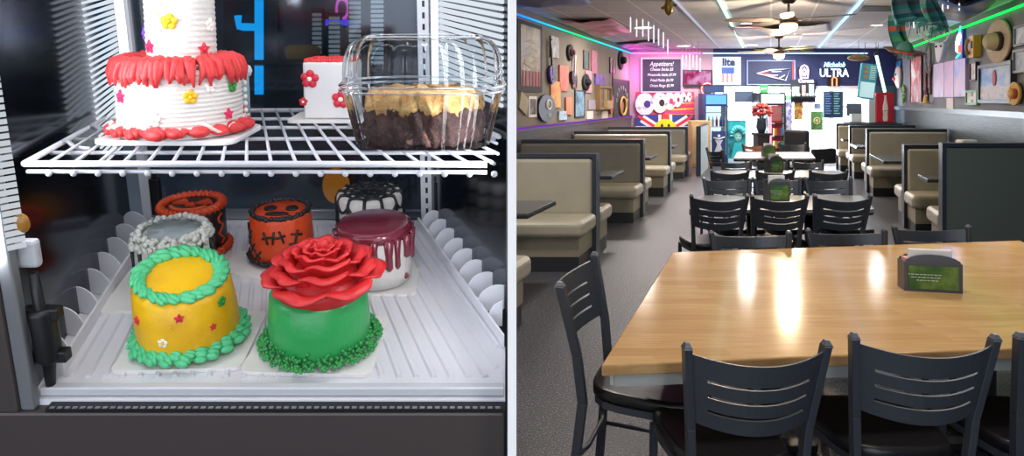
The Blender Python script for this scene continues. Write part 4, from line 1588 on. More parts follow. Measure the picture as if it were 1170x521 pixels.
# black lounge chair near the door
t = thing('lounge_chair', 'black padded office chair standing sideways before the bright glass door', 'chair', on_floor(926, 206), (0, 0, math.radians(-70)))
blk = mat('black_fabric', '#1d2026', .6)
g = M(); g.box(-.3, .3, -.28, .34, .36, .50); g.build('seat', blk, t, bevel=.04)
g = M(); g.box(-.29, .29, -.42, -.28, .45, 1.02); g.build('backrest', blk, t, bevel=.05)
for sx in (-1, 1):
    g = M(); g.box(sx * .33 - .04, sx * .33 + .04, -.3, .3, .36, .66); g.build('armrest', blk, t, bevel=.03)
g = M(); g.lathe([(.03, .06), (.03, .38)], 12)
for k in range(5):
    a_ = 2 * PI * k / 5
    g.tube([(0, 0, .08), (.28 * math.cos(a_), .28 * math.sin(a_), .03)], .025, 6)
g.build('swivel_base', black_rubber, t)

# ---- napkin holders
nap = mat('napkin_paper', '#e4e3e1', .8)
nap_pink = mat('pink_sweetener', '#d9a1a0', .7)
holder_metal = mat('holder_metal', '#5a5d63', .35, metal=.4)
card = art('green_card', ['#254f24', '#3d6b2a', '#6d8a3a', '#2a5530'], 9)
def napkin_holder(label, p, w, h, d, rz=0.0, pink=False, text=True):
    t = thing('napkin_holder', label, 'napkin holder', p, (0, 0, rz), 'napkin holders')
    g = M()
    g.box(-w / 2, w / 2, -d / 2, d / 2, 0, h * .12)
    for sx in (-1, 1):
        g.box(sx * w / 2 - .004, sx * w / 2 + .004, -d / 2, d / 2, 0, h)
    for sy in (-1, 1):
        pts = [(-w / 2, sy * d / 2, 0), (w / 2, sy * d / 2, 0), (w / 2, sy * d / 2, h)] + [(w / 2 * math.cos(a_), sy * d / 2 - sy * .012 * math.sin(a_), h + h * .28 * math.sin(a_)) for a_ in [PI * k / 10 for k in range(1, 10)]] + [(-w / 2, sy * d / 2, h)]
        g.prism(pts, (0, -sy * .004, 0))
    g.build('casing', holder_metal, t)
    g = M(); g.box(-w / 2 * .88, w / 2 * .88, -d / 2 - .004, -d / 2 - .0005, h * .1, h * .9)
    cdo = g.build('advert_card', card, t)
    if text:
        g = M()
        for r_i, (z, n_) in enumerate(((.60, 9), (.50, 8), (.40, 6))):
            x = -w * .05 * n_
            for k in range(n_):
                l_ = w * (.03 + .05 * ((k * 7 + r_i * 3) % 5) / 5)
                g.box(x, x + l_, -d / 2 - .0055, -d / 2 - .004, h * z - .0015, h * z + .002)
                x += l_ + w * .018
        g.build('print_lines', mat('card_white', '#c9d4c2', .6), cdo)
    g = M(); g.box(-w / 2 * .78, w / 2 * .78, -d * .12, d * .12, h * .2, h * 1.42)
    g.build('napkins', nap, t, bevel=.004)
    if pink:
        g = M(); g.box(-w / 2 + .006, -w / 2 + .05, -d * .42, d * .3, h * .2, h * 1.12); g.build('sweetener_packets', nap_pink, t)
    return t
p = on_floor(1062, 331, ZT)
napkin_holder('napkin holder with green card and white napkins on the wooden table', p, .225, .128, .085, math.radians(-13), True)
napkin_holder('napkin holder with green card on the long grey table', on_floor(887, 229, .75), .17, .15, .12, 0, False)
napkin_holder('napkin holder with peaked napkins on the second grey table', on_floor(884, 196, .75), .17, .15, .12, .2, False)
napkin_holder('small napkin holder on the pale table near glass front', on_floor(878, 178.5, .75), .17, .14, .12, -.1, False, False)

# ---- booths
def bench(label, side, Y, w, h=1.05, front=None, rear=None, wide_=None, fseat=True, rseat=True, group=None, hi_back=None):
    """double booth bench: a panel across the aisle side wall with a seat on each face; w = aisle-end distance"""
    sgn = -1 if side == 'L' else 1
    a, b = (-WL + .07, -w) if side == 'L' else (w, WR - .08)
    c = (a + b) / 2
    hw = (b - a) / 2
    t = thing('booth_bench', label, 'booth bench', (S * Y + c, Y, 0), group=group)
    g = M(); g.box(-hw, hw, -.05, .05, 0, h - .02, sk=S); g.box(-hw, hw, -.065, .065, h - .02, h + .015, sk=S)
    e0, e1 = (hw - .03, hw + .012) if side == 'L' else (-hw - .012, -hw + .03)
    g.box(e0, e1, -.075, .075, 0, h + .016, sk=S)
    g.build('core_panel', edge_trim, t)
    in0, in1 = -hw + (.01 if side == 'L' else .03), hw - (.03 if side == 'L' else .01)
    for sy, vin, seat in ((-1, front, fseat), (1, rear, rseat)):
        if vin is None: continue
        y0, y1 = sorted((sy * .05, sy * (.13 if seat else .06)))
        zb = .46 if seat else .02
        g = M(); g.box(in0, in1, y0, y1, zb, h - .035, sk=S)
        g.build('back_cushion' if seat else 'back_panel', vin, t, bevel=.03 if seat else .004, seg=3)
        if seat:
            y0, y1 = sorted((sy * .08, sy * .62))
            g = M(); g.box(in0, in1 + (.05 if side == 'L' else 0) - (0), y0, y1, .32, .48, sk=S) if side == 'L' else g.box(in0 - .05, in1, y0, y1, .32, .48, sk=S)
            g.build('seat_cushion', vinyl_light, t, bevel=.05, seg=4)
            y0, y1 = sorted((sy * .05, sy * .56))
            g = M(); g.box(in0, in1, y0, y1, .14, .33, sk=S); g.build('seat_box', fascia, t)
            g = M(); g.box(in0, in1, y0, y1 - (.0 if sy < 0 else .03), 0, .14, sk=S); g.build('kick_plinth', kick_dark, t)
    return t
wl_ = 1.757
GB = 'booth benches along the taupe wall'
bench('booth bench nearest on the taupe wall side, mostly hidden by partition', 'L', 4.5, wl_, front=vinyl_dark, rear=vinyl_light, group=GB)
bench('champagne booth bench nearest the partition with its seat facing viewer', 'L', 7.1, wl_, front=vinyl_light, rear=vinyl_light, group=GB)
bench('darker booth bench second along the taupe wall', 'L', 9.7, wl_, front=vinyl_dark, rear=vinyl_light, group=GB)
bench('champagne booth bench third along the taupe wall', 'L', 12.3, wl_, front=vinyl_light, rear=vinyl_light, group=GB)
bench('darker booth bench in front of the union flag', 'L', 14.85, wl_, front=vinyl_dark, rear=vinyl_light, h=1.03, group=GB)
GBR = 'booth benches along the grey wall'
wr_ = 1.69
bench('tall grey-green backed booth bench nearest on the grey wall side', 'R', 6.9, 1.69, h=1.17, front=back_lam, fseat=False, rear=vinyl_light, group=GBR)
bench('champagne booth bench just beyond the tall grey-green bench', 'R', 8.85, wr_, h=1.03, front=vinyl_light, rear=vinyl_light, group=GBR)
bench('champagne booth bench in the middle of the grey wall row', 'R', 12.25, wr_, h=1.09, front=vinyl_light, rear=vinyl_light, group=GBR)
bench('darker booth bench behind the middle one of the grey wall', 'R', 14.9, wr_, h=1.06, front=vinyl_dark, rear=vinyl_light, rseat=True, group=GBR)
bench('pale booth bench under the red bottle box', 'R', 16.35, 1.55, h=1.05, front=vinyl_light, group=GBR)

def booth_table(label, side, Ya, Yb, w, group, br=.25):
    a, b = (-WL + .08, -w) if side == 'L' else (w, WR - .09)
    Y = (Ya + Yb) / 2
    c, hw, h = (a + b) / 2, (b - a) / 2, (Yb - Ya) / 2
    t = thing('booth_table', label, 'table', (S * Y + c, Y, 0), group=group)
    g = M(); g.box(-hw, hw, -h, h, .725, .745, sk=S); g.build('tabletop', mat('dark_laminate', '#4b4d50', .22), t, bevel=.004)
    g = M(); g.box(-hw - .003, hw + .003, -h - .003, h + .003, .705, .727, sk=S); g.build('table_edge', lam_edge, t)
    g = M(); g.lathe([(.045, .02), (.045, .71)], 12); g.box(-.25, .25, -.04, .04, 0, .03); g.box(-.04, .04, -br, br, 0, .03)
    g.build('pedestal', lam_edge, t)
GT = 'booth tables'
booth_table('dark booth table nearest the partition, in front of the champagne bench', 'L', 5.3, 6.0, 1.84, GT)
booth_table('dark booth table in front of the second bench by the taupe wall', 'L', 7.95, 8.6, 1.80, GT)
booth_table('dark booth table in front of the third bench by the taupe wall', 'L', 10.5, 11.15, 1.80, GT)
booth_table('dark booth table in front of the bench before the union flag', 'L', 13.1, 13.75, 1.80, GT)
booth_table('booth table just beyond the tall grey-green bench', 'R', 7.65, 8.15, 1.72, GT)
booth_table('booth table before the middle bench of the grey wall', 'R', 9.9, 11.3, 1.60, GT)
booth_table('booth table before the darker bench of the grey wall', 'R', 13.0, 14.0, 1.6, GT)
booth_table('farthest booth table on the grey wall side', 'R', 15.42, 15.82, 1.6, GT, .12)

# pale divider panel at the end of the taupe-wall booths
t = thing('divider_panel', 'low pale blue-lit divider panel at the aisle end of the last booth', 'divider', along(-1.52, 15.75))
g = M(); g.box(-.04, .04, -.9, .9, 0, 1.04, sk=S); g.build('panel', mat('pale_laminate', '#b9cbd6', .4), t)
g = M(); g.box(-.05, .05, -.92, -.9, 0, 1.05, sk=S); g.box(-.05, .05, -.9, .9, 1.04, 1.055, sk=S); g.build('edge_trim', edge_trim, t)
t = thing('low_cabinet', 'light wood low cabinet behind the blue-lit divider panel', 'cabinet', at(796, 160, 16.85) * 1.0)
t.location.z = 0
g = M(); g.box(-.17, .3, -.12, .16, 0, 1.12); g.build('carcass', mat('light_wood', '#c9a878', .5), t, bevel=.01)
g = M(); g.box(-.13, .26, -.135, -.12, .1, 1.0); g.build('door', mat('light_wood_door', '#d6b78a', .5), t)
# ------------------------------------------------------------------ CEILING FANS
bronze = mat('fan_bronze', '#6b5848', 0.35, metal=.6)
blade_m = mat('fan_blade', '#7a6a60', 0.5)
def fan(label, px, py0, pyb, rot, R_=.72):
    p = on_ceiling(px, py0)
    drop = HC - (CAMZ + (PY - pyb) * p.y / F)
    t = thing('ceiling_fan', label, 'ceiling fan', (p.x, p.y, HC), (0, 0, rot), 'ceiling fans')
    g = M(); g.lathe([(.05, -.075), (.075, -.05), (.085, -.012), (.085, 0)], 20); g.build('canopy', bronze, t)
    k = drop
    g = M(); g.lathe([(.016, -k + .2), (.016, -.06)], 10); g.build('downrod', bronze, t)
    g = M(); g.lathe([(.06, -k + .095), (.10, -k + .12), (.105, -k + .17), (.07, -k + .215), (.035, -k + .25)], 24); g.build('motor', bronze, t)
    g = M(); g.lathe([(.02, -k), (.07, -k + .015), (.10, -k + .045), (.105, -k + .08), (.10, -k + .1)], 24); g.build('light_bowl', glow('fan_bowl', '#ffdcae', 20), t)
    lamp('POINT', 'fan_lamp', t, (0, 0, -k - .06), 95, '#ffe6c4', size=.08)
    for i in range(5):
        a_ = 2 * PI * i / 5
        T_ = Matrix.Rotation(a_, 4, 'Z') @ Matrix.Translation((0, 0, -k + .165)) @ Matrix.Rotation(math.radians(11), 4, 'X')
        g = M(); g.box(.1, .2, -.02, .02, -.004, .004, T=T_)
        b_ = M(); b_.prism([(.18, -.05, -.004), (.3, -.07, -.004), (R_ - .06, -.075, -.004), (R_, -.045, -.004), (R_, .045, -.004), (R_ - .06, .075, -.004), (.3, .07, -.004), (.18, .05, -.004)], (0, 0, .008), T=T_)
        o = b_.build('blade', blade_m, t)
        g.build('blade_iron', bronze, o)
fan('nearer bronze ceiling fan with lit bowl over the middle tables', 901, -2, 37, .5, .78)
fan('farther bronze ceiling fan with lit bowl over the pale table', 890, 40, 68, .2, .78)

# ------------------------------------------------------------------ ICICLE LIGHTS hanging from the ceiling
ice = glow('icicle_tube', '#eef0ff', 1.2)
def icicle(px, y0, y1, Y, label, group):
    a_, b_ = at(px, y0, Y), at(px + 1, y1, Y)
    t = thing('icicle_light', label, 'hanging light', (a_.x, a_.y, HC), group=group)
    L = a_.z - b_.z
    top = a_.z - HC
    g = M(); g.tube([(0, 0, top), (0, 0, top - L)], .0085 * Y / 9, 6); g.build('tube', ice, t)
    g = M(); g.tube([(0, 0, 0), (0, 0, top)], .003, 4); g.build('wire', white_trim, t)
for k, (px, y0, y1) in enumerate([(720.5, 20, 37), (727.5, 22, 42), (734.5, 22, 42), (741, 25, 47), (747, 29, 49), (752.5, 33, 52), (758, 37, 55), (763, 45, 62)]):
    icicle(px, y0, y1, 9.5 + k * .55, 'white icicle light tube in the row beside the wide bright downlight', 'icicle light tubes beside the wide downlight')
for k, (px, y0, y1) in enumerate([(780, 63, 79), (784, 63, 76), (788, 62, 80), (792, 63, 77), (796, 63, 80), (800, 66, 82)]):
    icicle(px, y0, y1, 14.6 + k * .25, 'white icicle light tube in the row above the television', 'icicle light tubes above the television')
for k, (px, y0, y1) in enumerate([(1044, 22, 32), (1053, 19, 27), (1077, 3, 14), (1083, 1, 10), (1096, 4, 12)]):
    icicle(px, y0, y1, 8.6, 'short icicle light tube near the hanging teal blanket', 'icicle light tubes near the teal blanket')

# ------------------------------------------------------------------ FLAGS under the ceiling
def ceiling_flag(label, pts, matl, z=HC - .03, extra=None, sag=.05):
    """pts: picture outline of the cloth (4 corners), hung flat below the ceiling with a sagging middle"""
    w = [on_ceiling(x, y, z) for x, y in pts]
    c = sum(w, V3()) / 4
    c.z = z
    def fn(u, v):
        p = w[0].lerp(w[1], u).lerp(w[3].lerp(w[2], u), v) - c
        p.z = -sag * math.sin(PI * u) * (.6 + .4 * math.sin(9 * v + 3 * u)) - .01 * math.sin(17 * u)
        return p
    g = M(); g.grid(fn, 18, 10)
    o = g.build('ceiling_flag', matl, None, c, solid=.006)
    return tag(o, label, 'flag', 'flags hung flat under the ceiling')
ceiling_flag('dusky blue flag hung under the ceiling nearest the partition', [(560, -8), (664, -8), (676, 5), (575, 8)], art('flag_blue', ['#667cb8', '#8796c4', '#5a6ca8'], 1.2))
ceiling_flag('rose red flag hung under the ceiling by the icicle lights', [(634, 22), (699, 22), (723, 36), (680, 42)], art('flag_rose', ['#bd6c84', '#c87f94', '#d6aeb8', '#b5627c'], 1.4, detail=2))
ceiling_flag('pale violet flag with dark emblem under the ceiling by pink LED tape', [(704, 50), (752, 46), (762, 57), (716, 60)], art('flag_violet', ['#c9bfd0', '#b6adc4', '#5d4f8c', '#cfc8d6'], 2.0, detail=2), sag=.02)
t_ = ceiling_flag('dark rainbow-edged flag hung under the ceiling before nearer fan', [(832, 30), (948, 26), (950, 36), (842, 41)], art('flag_dark', ['#6c6a78', '#7a7886', '#b87072', '#a0a06c', '#6a8a7c'], 1.1, detail=2), sag=.06)
ceiling_flag('yellow and green flag hung under the ceiling by farther fan', [(862, 56), (930, 54), (924, 61), (860, 62)], art('flag_yellow', ['#b9b24e', '#d6cf6a', '#6d9a50', '#c3a85a'], 1.2, detail=2), sag=.03)
ceiling_flag('grey white and blue flag swagged under ceiling by the green LED tape', [(1060, -6), (1150, -12), (1128, 12), (1074, 20)], art('flag_swag', ['#8f969b', '#a8adb0', '#3e63a8', '#9ba3a8'], .9, detail=1), sag=.16)
# striped teal blankets slung from the ceiling
def serape(label, x0, x1, y0, y1, Y, cols, ph, slant):
    m_ = D.materials.new('serape_cloth')
    m_.use_nodes = True
    nt = m_.node_tree; b = nt.nodes['Principled BSDF']; b.inputs['Roughness'].default_value = .9
    tc = nt.nodes.new('ShaderNodeTexCoord'); sp_ = nt.nodes.new('ShaderNodeSeparateXYZ'); nt.links.new(tc.outputs['Generated'], sp_.inputs[0])
    r_ = nt.nodes.new('ShaderNodeValToRGB'); r_.color_ramp.interpolation = 'CONSTANT'
    el = r_.color_ramp.elements
    while len(el) < len(cols): el.new(.5)
    for i, c_ in enumerate(cols):
        el[i].position = i / len(cols); el[i].color = lin(c_)
    nt.links.new(sp_.outputs[2], r_.inputs[0]); nt.links.new(r_.outputs[0], b.inputs['Base Color'])
    a_ = at(x0, y0, Y); b_ = at(x1, y1, Y)
    o0 = V3(((a_.x + b_.x) / 2, Y, max(a_.z, HC - .02)))
    top = HC - .01
    o0.z = top
    W_ = b_.x - a_.x
    L = top - b_.z
    def fn(u, v):
        return V3(((u - .5) * W_ * (1 - .25 * v) + slant * v, .10 * math.sin(u * 14 + ph) * (.3 + v) + .1 * math.sin(3 * v + ph), -L * v * (1 - .18 * abs(math.sin(u * 3 + ph)) * v)))
    g = M(); g.grid(fn, 30, 16)
    t = thing('hanging_blanket', label, 'blanket', o0, group='striped blankets slung from the ceiling')
    g.build('cloth', m_, t, solid=.008)
    f_ = M()
    for k in range(22):
        p = fn(k / 21, 1)
        f_.tube([p, p + V3((.004, 0, -.07))], .004, 4)
    f_.tube([fn(k / 30, 1) for k in range(31)], .012, 5)
    f_.build('fringe', mat('blanket_fringe', '#3a8a88', .9), t)
tealc = ['#2d7d7d', '#4aa09c', '#1f5f66', '#6a8a90', '#2d8f88', '#5f5a66', '#37908c', '#2a6f74', '#7c9a9a', '#237a78']
serape('big teal striped blanket slung across the ceiling by the grey wall', 1026, 1062, -6, 31, 7.6, tealc, .3, -.02)
serape('narrow end of teal striped blanket hanging beside the deer skull', 1056, 1074, -6, 38, 7.7, tealc[::-1], 1.7, .0)
serape('teal and orange striped blanket hanging down over the red sombrero', 1020, 1041, 28, 66, 10.5, ['#37908c', '#c98a3a', '#2a6f74', '#3f8f58', '#2d7d7d', '#c25a44', '#2d7d7d', '#6fa09c'], .9, .02)

# ------------------------------------------------------------------ WALL DECOR
fr_black = mat('frame_black', '#1c1c20', .4)
fr_green = mat('frame_green', '#3f8a4a', .45)
def poster(name, label, cat, side, box, matl, frame=None, fw=.03, dep=.03, group=None, tilt=0.0):
    p, rz, w, h = wall_box(side, *box)
    t = thing(name, label, cat, p, (0, tilt, rz), group)
    if frame is not None:
        g = M()
        for x0, x1, z0, z1 in ((-w / 2, w / 2, h / 2 - fw, h / 2), (-w / 2, w / 2, -h / 2, -h / 2 + fw), (-w / 2, -w / 2 + fw, -h / 2 + fw, h / 2 - fw), (w / 2 - fw, w / 2, -h / 2 + fw, h / 2 - fw)):
            g.box(x0, x1, -dep, -.001, z0, z1)
        g.build('frame', frame, t)
        g = M(); g.box(-w / 2 + fw, w / 2 - fw, -dep * .6, -.002, -h / 2 + fw, h / 2 - fw); g.build('picture', matl, t)
    else:
        g = M(); g.box(-w / 2, w / 2, -dep, -.001, -h / 2, h / 2); g.build('panel', matl, t)
    t['_w'], t['_h'] = w, h
    return t, w, h
# --- left taupe wall
t, w, h = poster('banner', 'tall dark banner with red and white stripes hanging by the partition', 'banner', 'L', (590, 26, 618, 105), mat('banner_black', '#23212a', .7), dep=.02)
g = M(); g.box(-w * .40, w * .40, -.026, -.02, -h * .42, h * .44); o = g.build('print', art('banner_print', ['#38425e', '#6a7390', '#8a6f5a', '#a9a08c', '#4a5270'], 3.2), t)
g = M()
for k in range(6):
    x = -w * .36 + k * w * .135
    g.box(x, x + w * .075, -.031, -.026, -h * .42, -h * .2)
g.build('red_stripes', mat('banner_red', '#b0485a', .7), t)
g = M()
for k in range(3):
    g.prism([(-w * .25, -.03, h * (.2 - .1 * k)), (0, -.03, h * (.26 - .1 * k)), (w * .25, -.03, h * (.2 - .1 * k)), (0, -.03, h * (.22 - .1 * k))], (0, .005, 0))
g.prism([(-w * .3, -.031, -h * .1), (0, -.031, -h * .16), (w * .3, -.031, -h * .1), (w * .2, -.031, -h * .04), (0, -.031, -h * .09), (-w * .2, -.031, -h * .04)], (0, .006, 0))
g.build('crest', mat('banner_gold', '#b8ad8e', .6), t)
t, w, h = poster('wall_sign', 'oval black and white emblem sign at the foot of the banner', 'sign', 'L', (612, 108, 631, 139), mat('sign_dummy', '#20242c', .4))
for ch in list(t.children):
    D.objects.remove(ch)
g = M(); g.prism([(w * .5 * math.cos(2 * PI * k / 28), -.05, h * .5 * math.sin(2 * PI * k / 28)) for k in range(28)], (0, .049, 0)); g.build('oval_plate', mat('sign_navy', '#1d2a3d', .35), t)
g = M(); g.ring(h * .17, h * .035, 0, 28, 6, T=Matrix.Translation((w * .08, -.055, h * .12)) @ Matrix.Rotation(PI / 2, 4, 'X') @ Matrix.Diagonal((1.7, 1, 1, 1))); g.build('ring', star_wht, t)
lettering('R', h * .28, star_wht, t, (w * .08, -.056, h * .12), name='letter', sx=1.8)
lettering('ER', h * .2, star_wht, t, (w * .12, -.056, -h * .26), name='letters', sx=1.8)
def guitar(label, side, box, body_c, neck_c, tilt):
    p, rz, w, h = wall_box(side, *box)
    t = thing('guitar', label, 'guitar', p, (0, tilt, rz), 'guitars hung on the taupe wall')
    out = []
    bw = .17
    hb = min(.46, h * .42)
    pts = []
    for k in range(32):
        a_ = 2 * PI * k / 32
        r = 1 - .22 * math.cos(a_) ** 2 * 1 + .12 * math.sin(a_)
        pts.append((bw * r * math.cos(a_) * 1.15, -.06, -h / 2 + hb / 2 + hb / 2 * math.sin(a_)))
    g = M(); g.prism(pts, (0, .045, 0)); g.build('body', body_c, t, bevel=.008)
    g = M(); g.box(-.026, .026, -.065, -.04, -h / 2 + hb * .6, h / 2 - .14); g.build('neck', neck_c, t)
    g = M(); g.prism([(-.03, -.062, h / 2 - .14), (.03, -.062, h / 2 - .14), (.055, -.062, h / 2), (-.04, -.062, h / 2 - .03)], (0, .02, 0)); g.build('headstock', neck_c, t)
    g = M(); g.box(-.05, .05, -.068, -.06, -h / 2 + hb * .22, -h / 2 + hb * .3); g.box(-.045, .045, -.068, -.06, -h / 2 + hb * .48, -h / 2 + hb * .54); g.build('bridge', fr_black, t)
guitar('violet guitar on the taupe wall beside the tall banner', 'L', (620, 45, 634, 96), art('guitar_violet', ['#3c2f86', '#6a4fc0', '#2b2250', '#a070d0'], 9), fr_black, -.15)
guitar('dark guitar with white edge high on the taupe wall', 'L', (646, 62, 660, 96), mat('guitar_dark', '#3a2b38', .3), mat('guitar_white', '#c9b7bb', .4), .2)
guitar('red-bodied guitar with dark neck leaning beside the gold-ring poster', 'L', (688, 66, 705, 131), mat('guitar_red', '#c0503a', .3), mat('guitar_neck', '#4a3230', .4), .18)
for nm, lb, bx_, cols in (('poster', 'orange and yellow canvas on the taupe wall above the oval sign', (628, 93, 639, 123), ['#d2543c', '#e88a3a', '#e6b04a', '#b03a4a']),
                          ('poster', 'coral red canvas on the taupe wall higher than the orange one', (638, 75, 648, 104), ['#d0604a', '#d8705a', '#c04a50']),
                          ('poster', 'narrow dark blue patterned plaque on the taupe wall', (656, 103, 667, 134), ['#22303c', '#3f5f78', '#7aa0b8', '#20262e']),
                          ('poster', 'small pink card on taupe wall behind black hat', (668, 81, 675, 106), ['#b97a86', '#c88e98', '#a9707c']),
                          ('poster', 'rose pink picture on taupe wall near the LED tape', (675, 58, 681, 84), ['#b0506e', '#c06a86', '#964560'])):
    poster(nm, lb, 'poster', 'L', bx_, art(lb[:18], cols, 4), fr_black if 'plaque' in lb else None, .02, .025)
poster('poster', 'white card with dark photo low on the taupe wall by the oval sign', 'poster', 'L', (603, 110, 612, 134), art('card_photo', ['#8a6a6a', '#3a3038', '#b59a8e'], 6), star_wht, .04, .02)
poster('playing_card', 'pale diamond-shaped card low on taupe wall nearest the partition', 'card', 'L', (592, 108, 601, 128), mat('pale_card', '#b8a98a', .6), None, tilt=.35)
poster('poster', 'orange strip card low on the taupe wall', 'poster', 'L', (645, 111, 652, 131), mat('orange_card', '#d08060', .6), None)
poster('sticker', 'round pale blue sticker low on the taupe wall', 'sticker', 'L', (637, 127, 646, 137), art('sticker_blue', ['#7fa8d0', '#c9dcea', '#5f8fc0'], 12), None)
poster('sticker', 'small white sticker low on taupe wall under the dark plaque', 'sticker', 'L', (669, 127, 676, 136), mat('sticker_white', '#d9cfc9', .6), None)
poster('sticker', 'small cream sticker low on taupe wall under the wooden box', 'sticker', 'L', (687, 127, 693, 135), mat('sticker_cream', '#dcd0bd', .6), None)
poster('sticker', 'small grey violet sticker on taupe wall beside the dark plaque', 'sticker', 'L', (671, 114, 679, 125), mat('sticker_grey', '#9a8fa0', .6), None)
for lb, bx_, cols in (('grey and white patterned guitar-shaped cutout high on taupe wall beside tall banner', (628, 42, 637, 66), ['#3a3a40', '#8f8f96', '#c9c9cc']),
                     ('dark green leafy picture high on the taupe wall', (666, 58, 672, 79), ['#2f3a38', '#4a5a54', '#262c2c']),
                     ('slim pale pink picture near the ceiling end of the taupe wall', (696, 66, 702, 84), ['#b0929a', '#c4a8ac', '#9a7a86']),
                     ('small dark red picture between the coral canvas and the black hat', (653, 86, 658, 101), ['#7a2f3c', '#4a2630', '#a04a50']),
                     ):
    poster('poster', lb, 'poster', 'L', bx_, art(lb[:22], cols, 5), fr_black if 'picture' in lb else None, .02, .025)
# black hat and caps
def hat(label, side, px, py, r, matl, crown, band=None, squash=1.5, name='hat', depth_out=.05, sombrero=False, grp=None, tilt=0.0):
    f = {'L': on_left, 'R': on_right}.get(side)
    p = f(px, py) if f else at(px, py, YB - .02)
    rz = AL if side == 'L' else AR if side == 'R' else 0
    turn = {'L': -.03, 'R': .08}.get(side, 0)
    p = p - V3((-math.sin(rz), math.cos(rz), 0)) * (.02 + r * squash * math.sin(abs(turn)))
    t = thing(name, label, 'hat', p, (0, tilt, rz + turn), grp)
    Rx = Matrix.Rotation(PI / 2, 4, 'X') @ Matrix.Diagonal((squash, 1, 1, 1))
    g = M()
    if sombrero:
        g.lathe([(r * .98, .0), (r, .03), (r * .97, .035), (r * .6, .012), (r * .3, .012)], 40, T=Rx)
    else:
        g.lathe([(r, .0), (r, .012), (r * .6, .02), (r * .3, .022)], 32, T=Rx)
    g.build('brim', matl, t)
    g = M(); g.lathe([(r * .42, .012), (r * .40, r * .25), (r * .34, r * .5), (r * .2, r * .6), (.01, r * .62)], 28, T=Rx); g.build('crown', crown, t)
    if band is not None:
        g = M(); g.lathe([(r * .44, .015), (r * .435, .05 + r * .06)], 28, T=Rx); g.build('hat_band', band, t)
    return t
felt = mat('black_felt', '#17171b', .8)
hat('black hat hung on the taupe wall above the dark plaque', 'L', 668, 94, .16, felt, felt, None, 1.5)
hat('dark cap hung high on the taupe wall by the LED tape', 'L', 650, 60, .14, mat('dark_cap', '#2a2832', .8), mat('dark_cap2', '#302c38', .8), mat('cap_red', '#a03a48', .7), 1.3)
hat('black cowboy hat hung at the pink corner', 'L', 708, 69, .22, felt, felt, None, 1.2)
t, w, h = poster('guitar_case', 'brown wooden shadow box with tools on the taupe wall', 'shadow box', 'L', (680, 98, 694, 125), mat('shadow_back', '#7a6248', .6), mat('shadow_wood', '#8a6a44', .5), .05, .10)
t.name = 'shadow_box'
g = M(); g.box(-.03, .03, -.1, -.06, -h * .1, h * .35); g.box(-w * .05, w * .38, -.14, -.06, -h * .48, -h * .12); g.build('wood_blocks', mat('pale_block', '#b59a6e', .6), t)
poster('poster', 'violet picture on taupe wall above the wooden shadow box', 'poster', 'L', (679, 85, 690, 97), art('violet_print', ['#4a3a8a', '#7a5ac0', '#2f2a50'], 6), None)
t, w, h = poster('poster', 'black poster with gold ring emblem at the far end of taupe wall', 'poster', 'L', (700, 91, 718.5, 134), mat('poster_black', '#24222a', .6), None, dep=.02)
g = M(); g.ring(h * .21, h * .03, 0, 32, 6, T=Matrix.Translation((0, -.05, -h * .2)) @ Matrix.Rotation(PI / 2, 4, 'X') @ Matrix.Diagonal((1.9, 1.1, 1, 1))); g.build('gold_ring', mat('gold_print', '#c9a23c', .5), t)
g = M(); g.prism([(w * .12 * math.cos(2 * PI * k / 20), -.023, -h * .2 + h * .13 * math.sin(2 * PI * k / 20)) for k in range(20)], (0, .004, 0)); g.build('ring_middle', mat('emblem_rose', '#8f4a4e', .6), t)
for k in range(8):
    a_ = PI * (.02 + .137 * k)
    x, z = w * .34 * math.cos(a_), -h * .08 + h * .36 * math.sin(a_)
    g = M(); g.ball((x, -.024, z), h * .05, 8, 6, sc=(1.8, .3, 1.3)); g.build('printed_skull', mat('emblem_grey', '#7f7d86', .6), t)
# pink neon in the corner
t = thing('neon_sign', 'bright pink neon sign glowing in the corner under the black hat', 'neon sign', at(714, 84, YB - .12))
g = M(); g.box(-.055, .055, -.02, .02, -.2, .2); g.build('light_panel', glow('neon_hot_pink', '#ff5fe0', 9), t, bevel=.02)
g = M(); g.box(-.03, .03, .02, .10, -.03, .03); g.build('mount', fr_black, t)
lamp('POINT', 'neon_lamp', t, (.15, -.35, 0), 22, '#ff3fd6', size=.12)
# --- rose back wall
t, w, h = poster('chalkboard', 'chalkboard menu framed by pink lights on the rose wall', 'chalkboard', 'B', (732, 66, 779, 106), mat('chalk_black', '#2a2440', .7), glow('pink_frame', '#ffb9ea', 1.4), .035, .05)
chalk = mat('chalk', '#d9cfe8', .9)
for k, (tx, s) in enumerate((('Appetizers!', 1.45), ('Cheese Sticks $5', .95), ('Mozzarella Sticks $7.99', .85), ('Fried Pickle $6.99', .9), ('Onion Rings $5.99', .9))):
    lettering(tx, h * .125 * s, chalk, t, (0, -.035, h * (.32 - .155 * k)), shear=.25, name='chalk_line', sx=.8)
t, w, h = poster('television', 'wall television showing a pink picture on the rose wall', 'television', 'B', (780, 80, 813, 98), glow('tv_dummy', '#d9408a', 1.0), fr_black, .03, .08)
nt = D.materials['tv_dummy'].node_tree
tc = nt.nodes.new('ShaderNodeTexCoord'); n_ = nt.nodes.new('ShaderNodeTexNoise'); n_.inputs['Scale'].default_value = 5
r_ = nt.nodes.new('ShaderNodeValToRGB'); r_.color_ramp.elements[0].color = lin('#b02a6a'); r_.color_ramp.elements[1].color = lin('#e8a8d8'); r_.color_ramp.elements[0].position = .4; r_.color_ramp.elements[1].position = .62
nt.links.new(tc.outputs['Object'], n_.inputs['Vector']); nt.links.new(n_.outputs['Fac'], r_.inputs[0]); nt.links.new(r_.outputs[0], nt.nodes['Emission'].inputs[0])
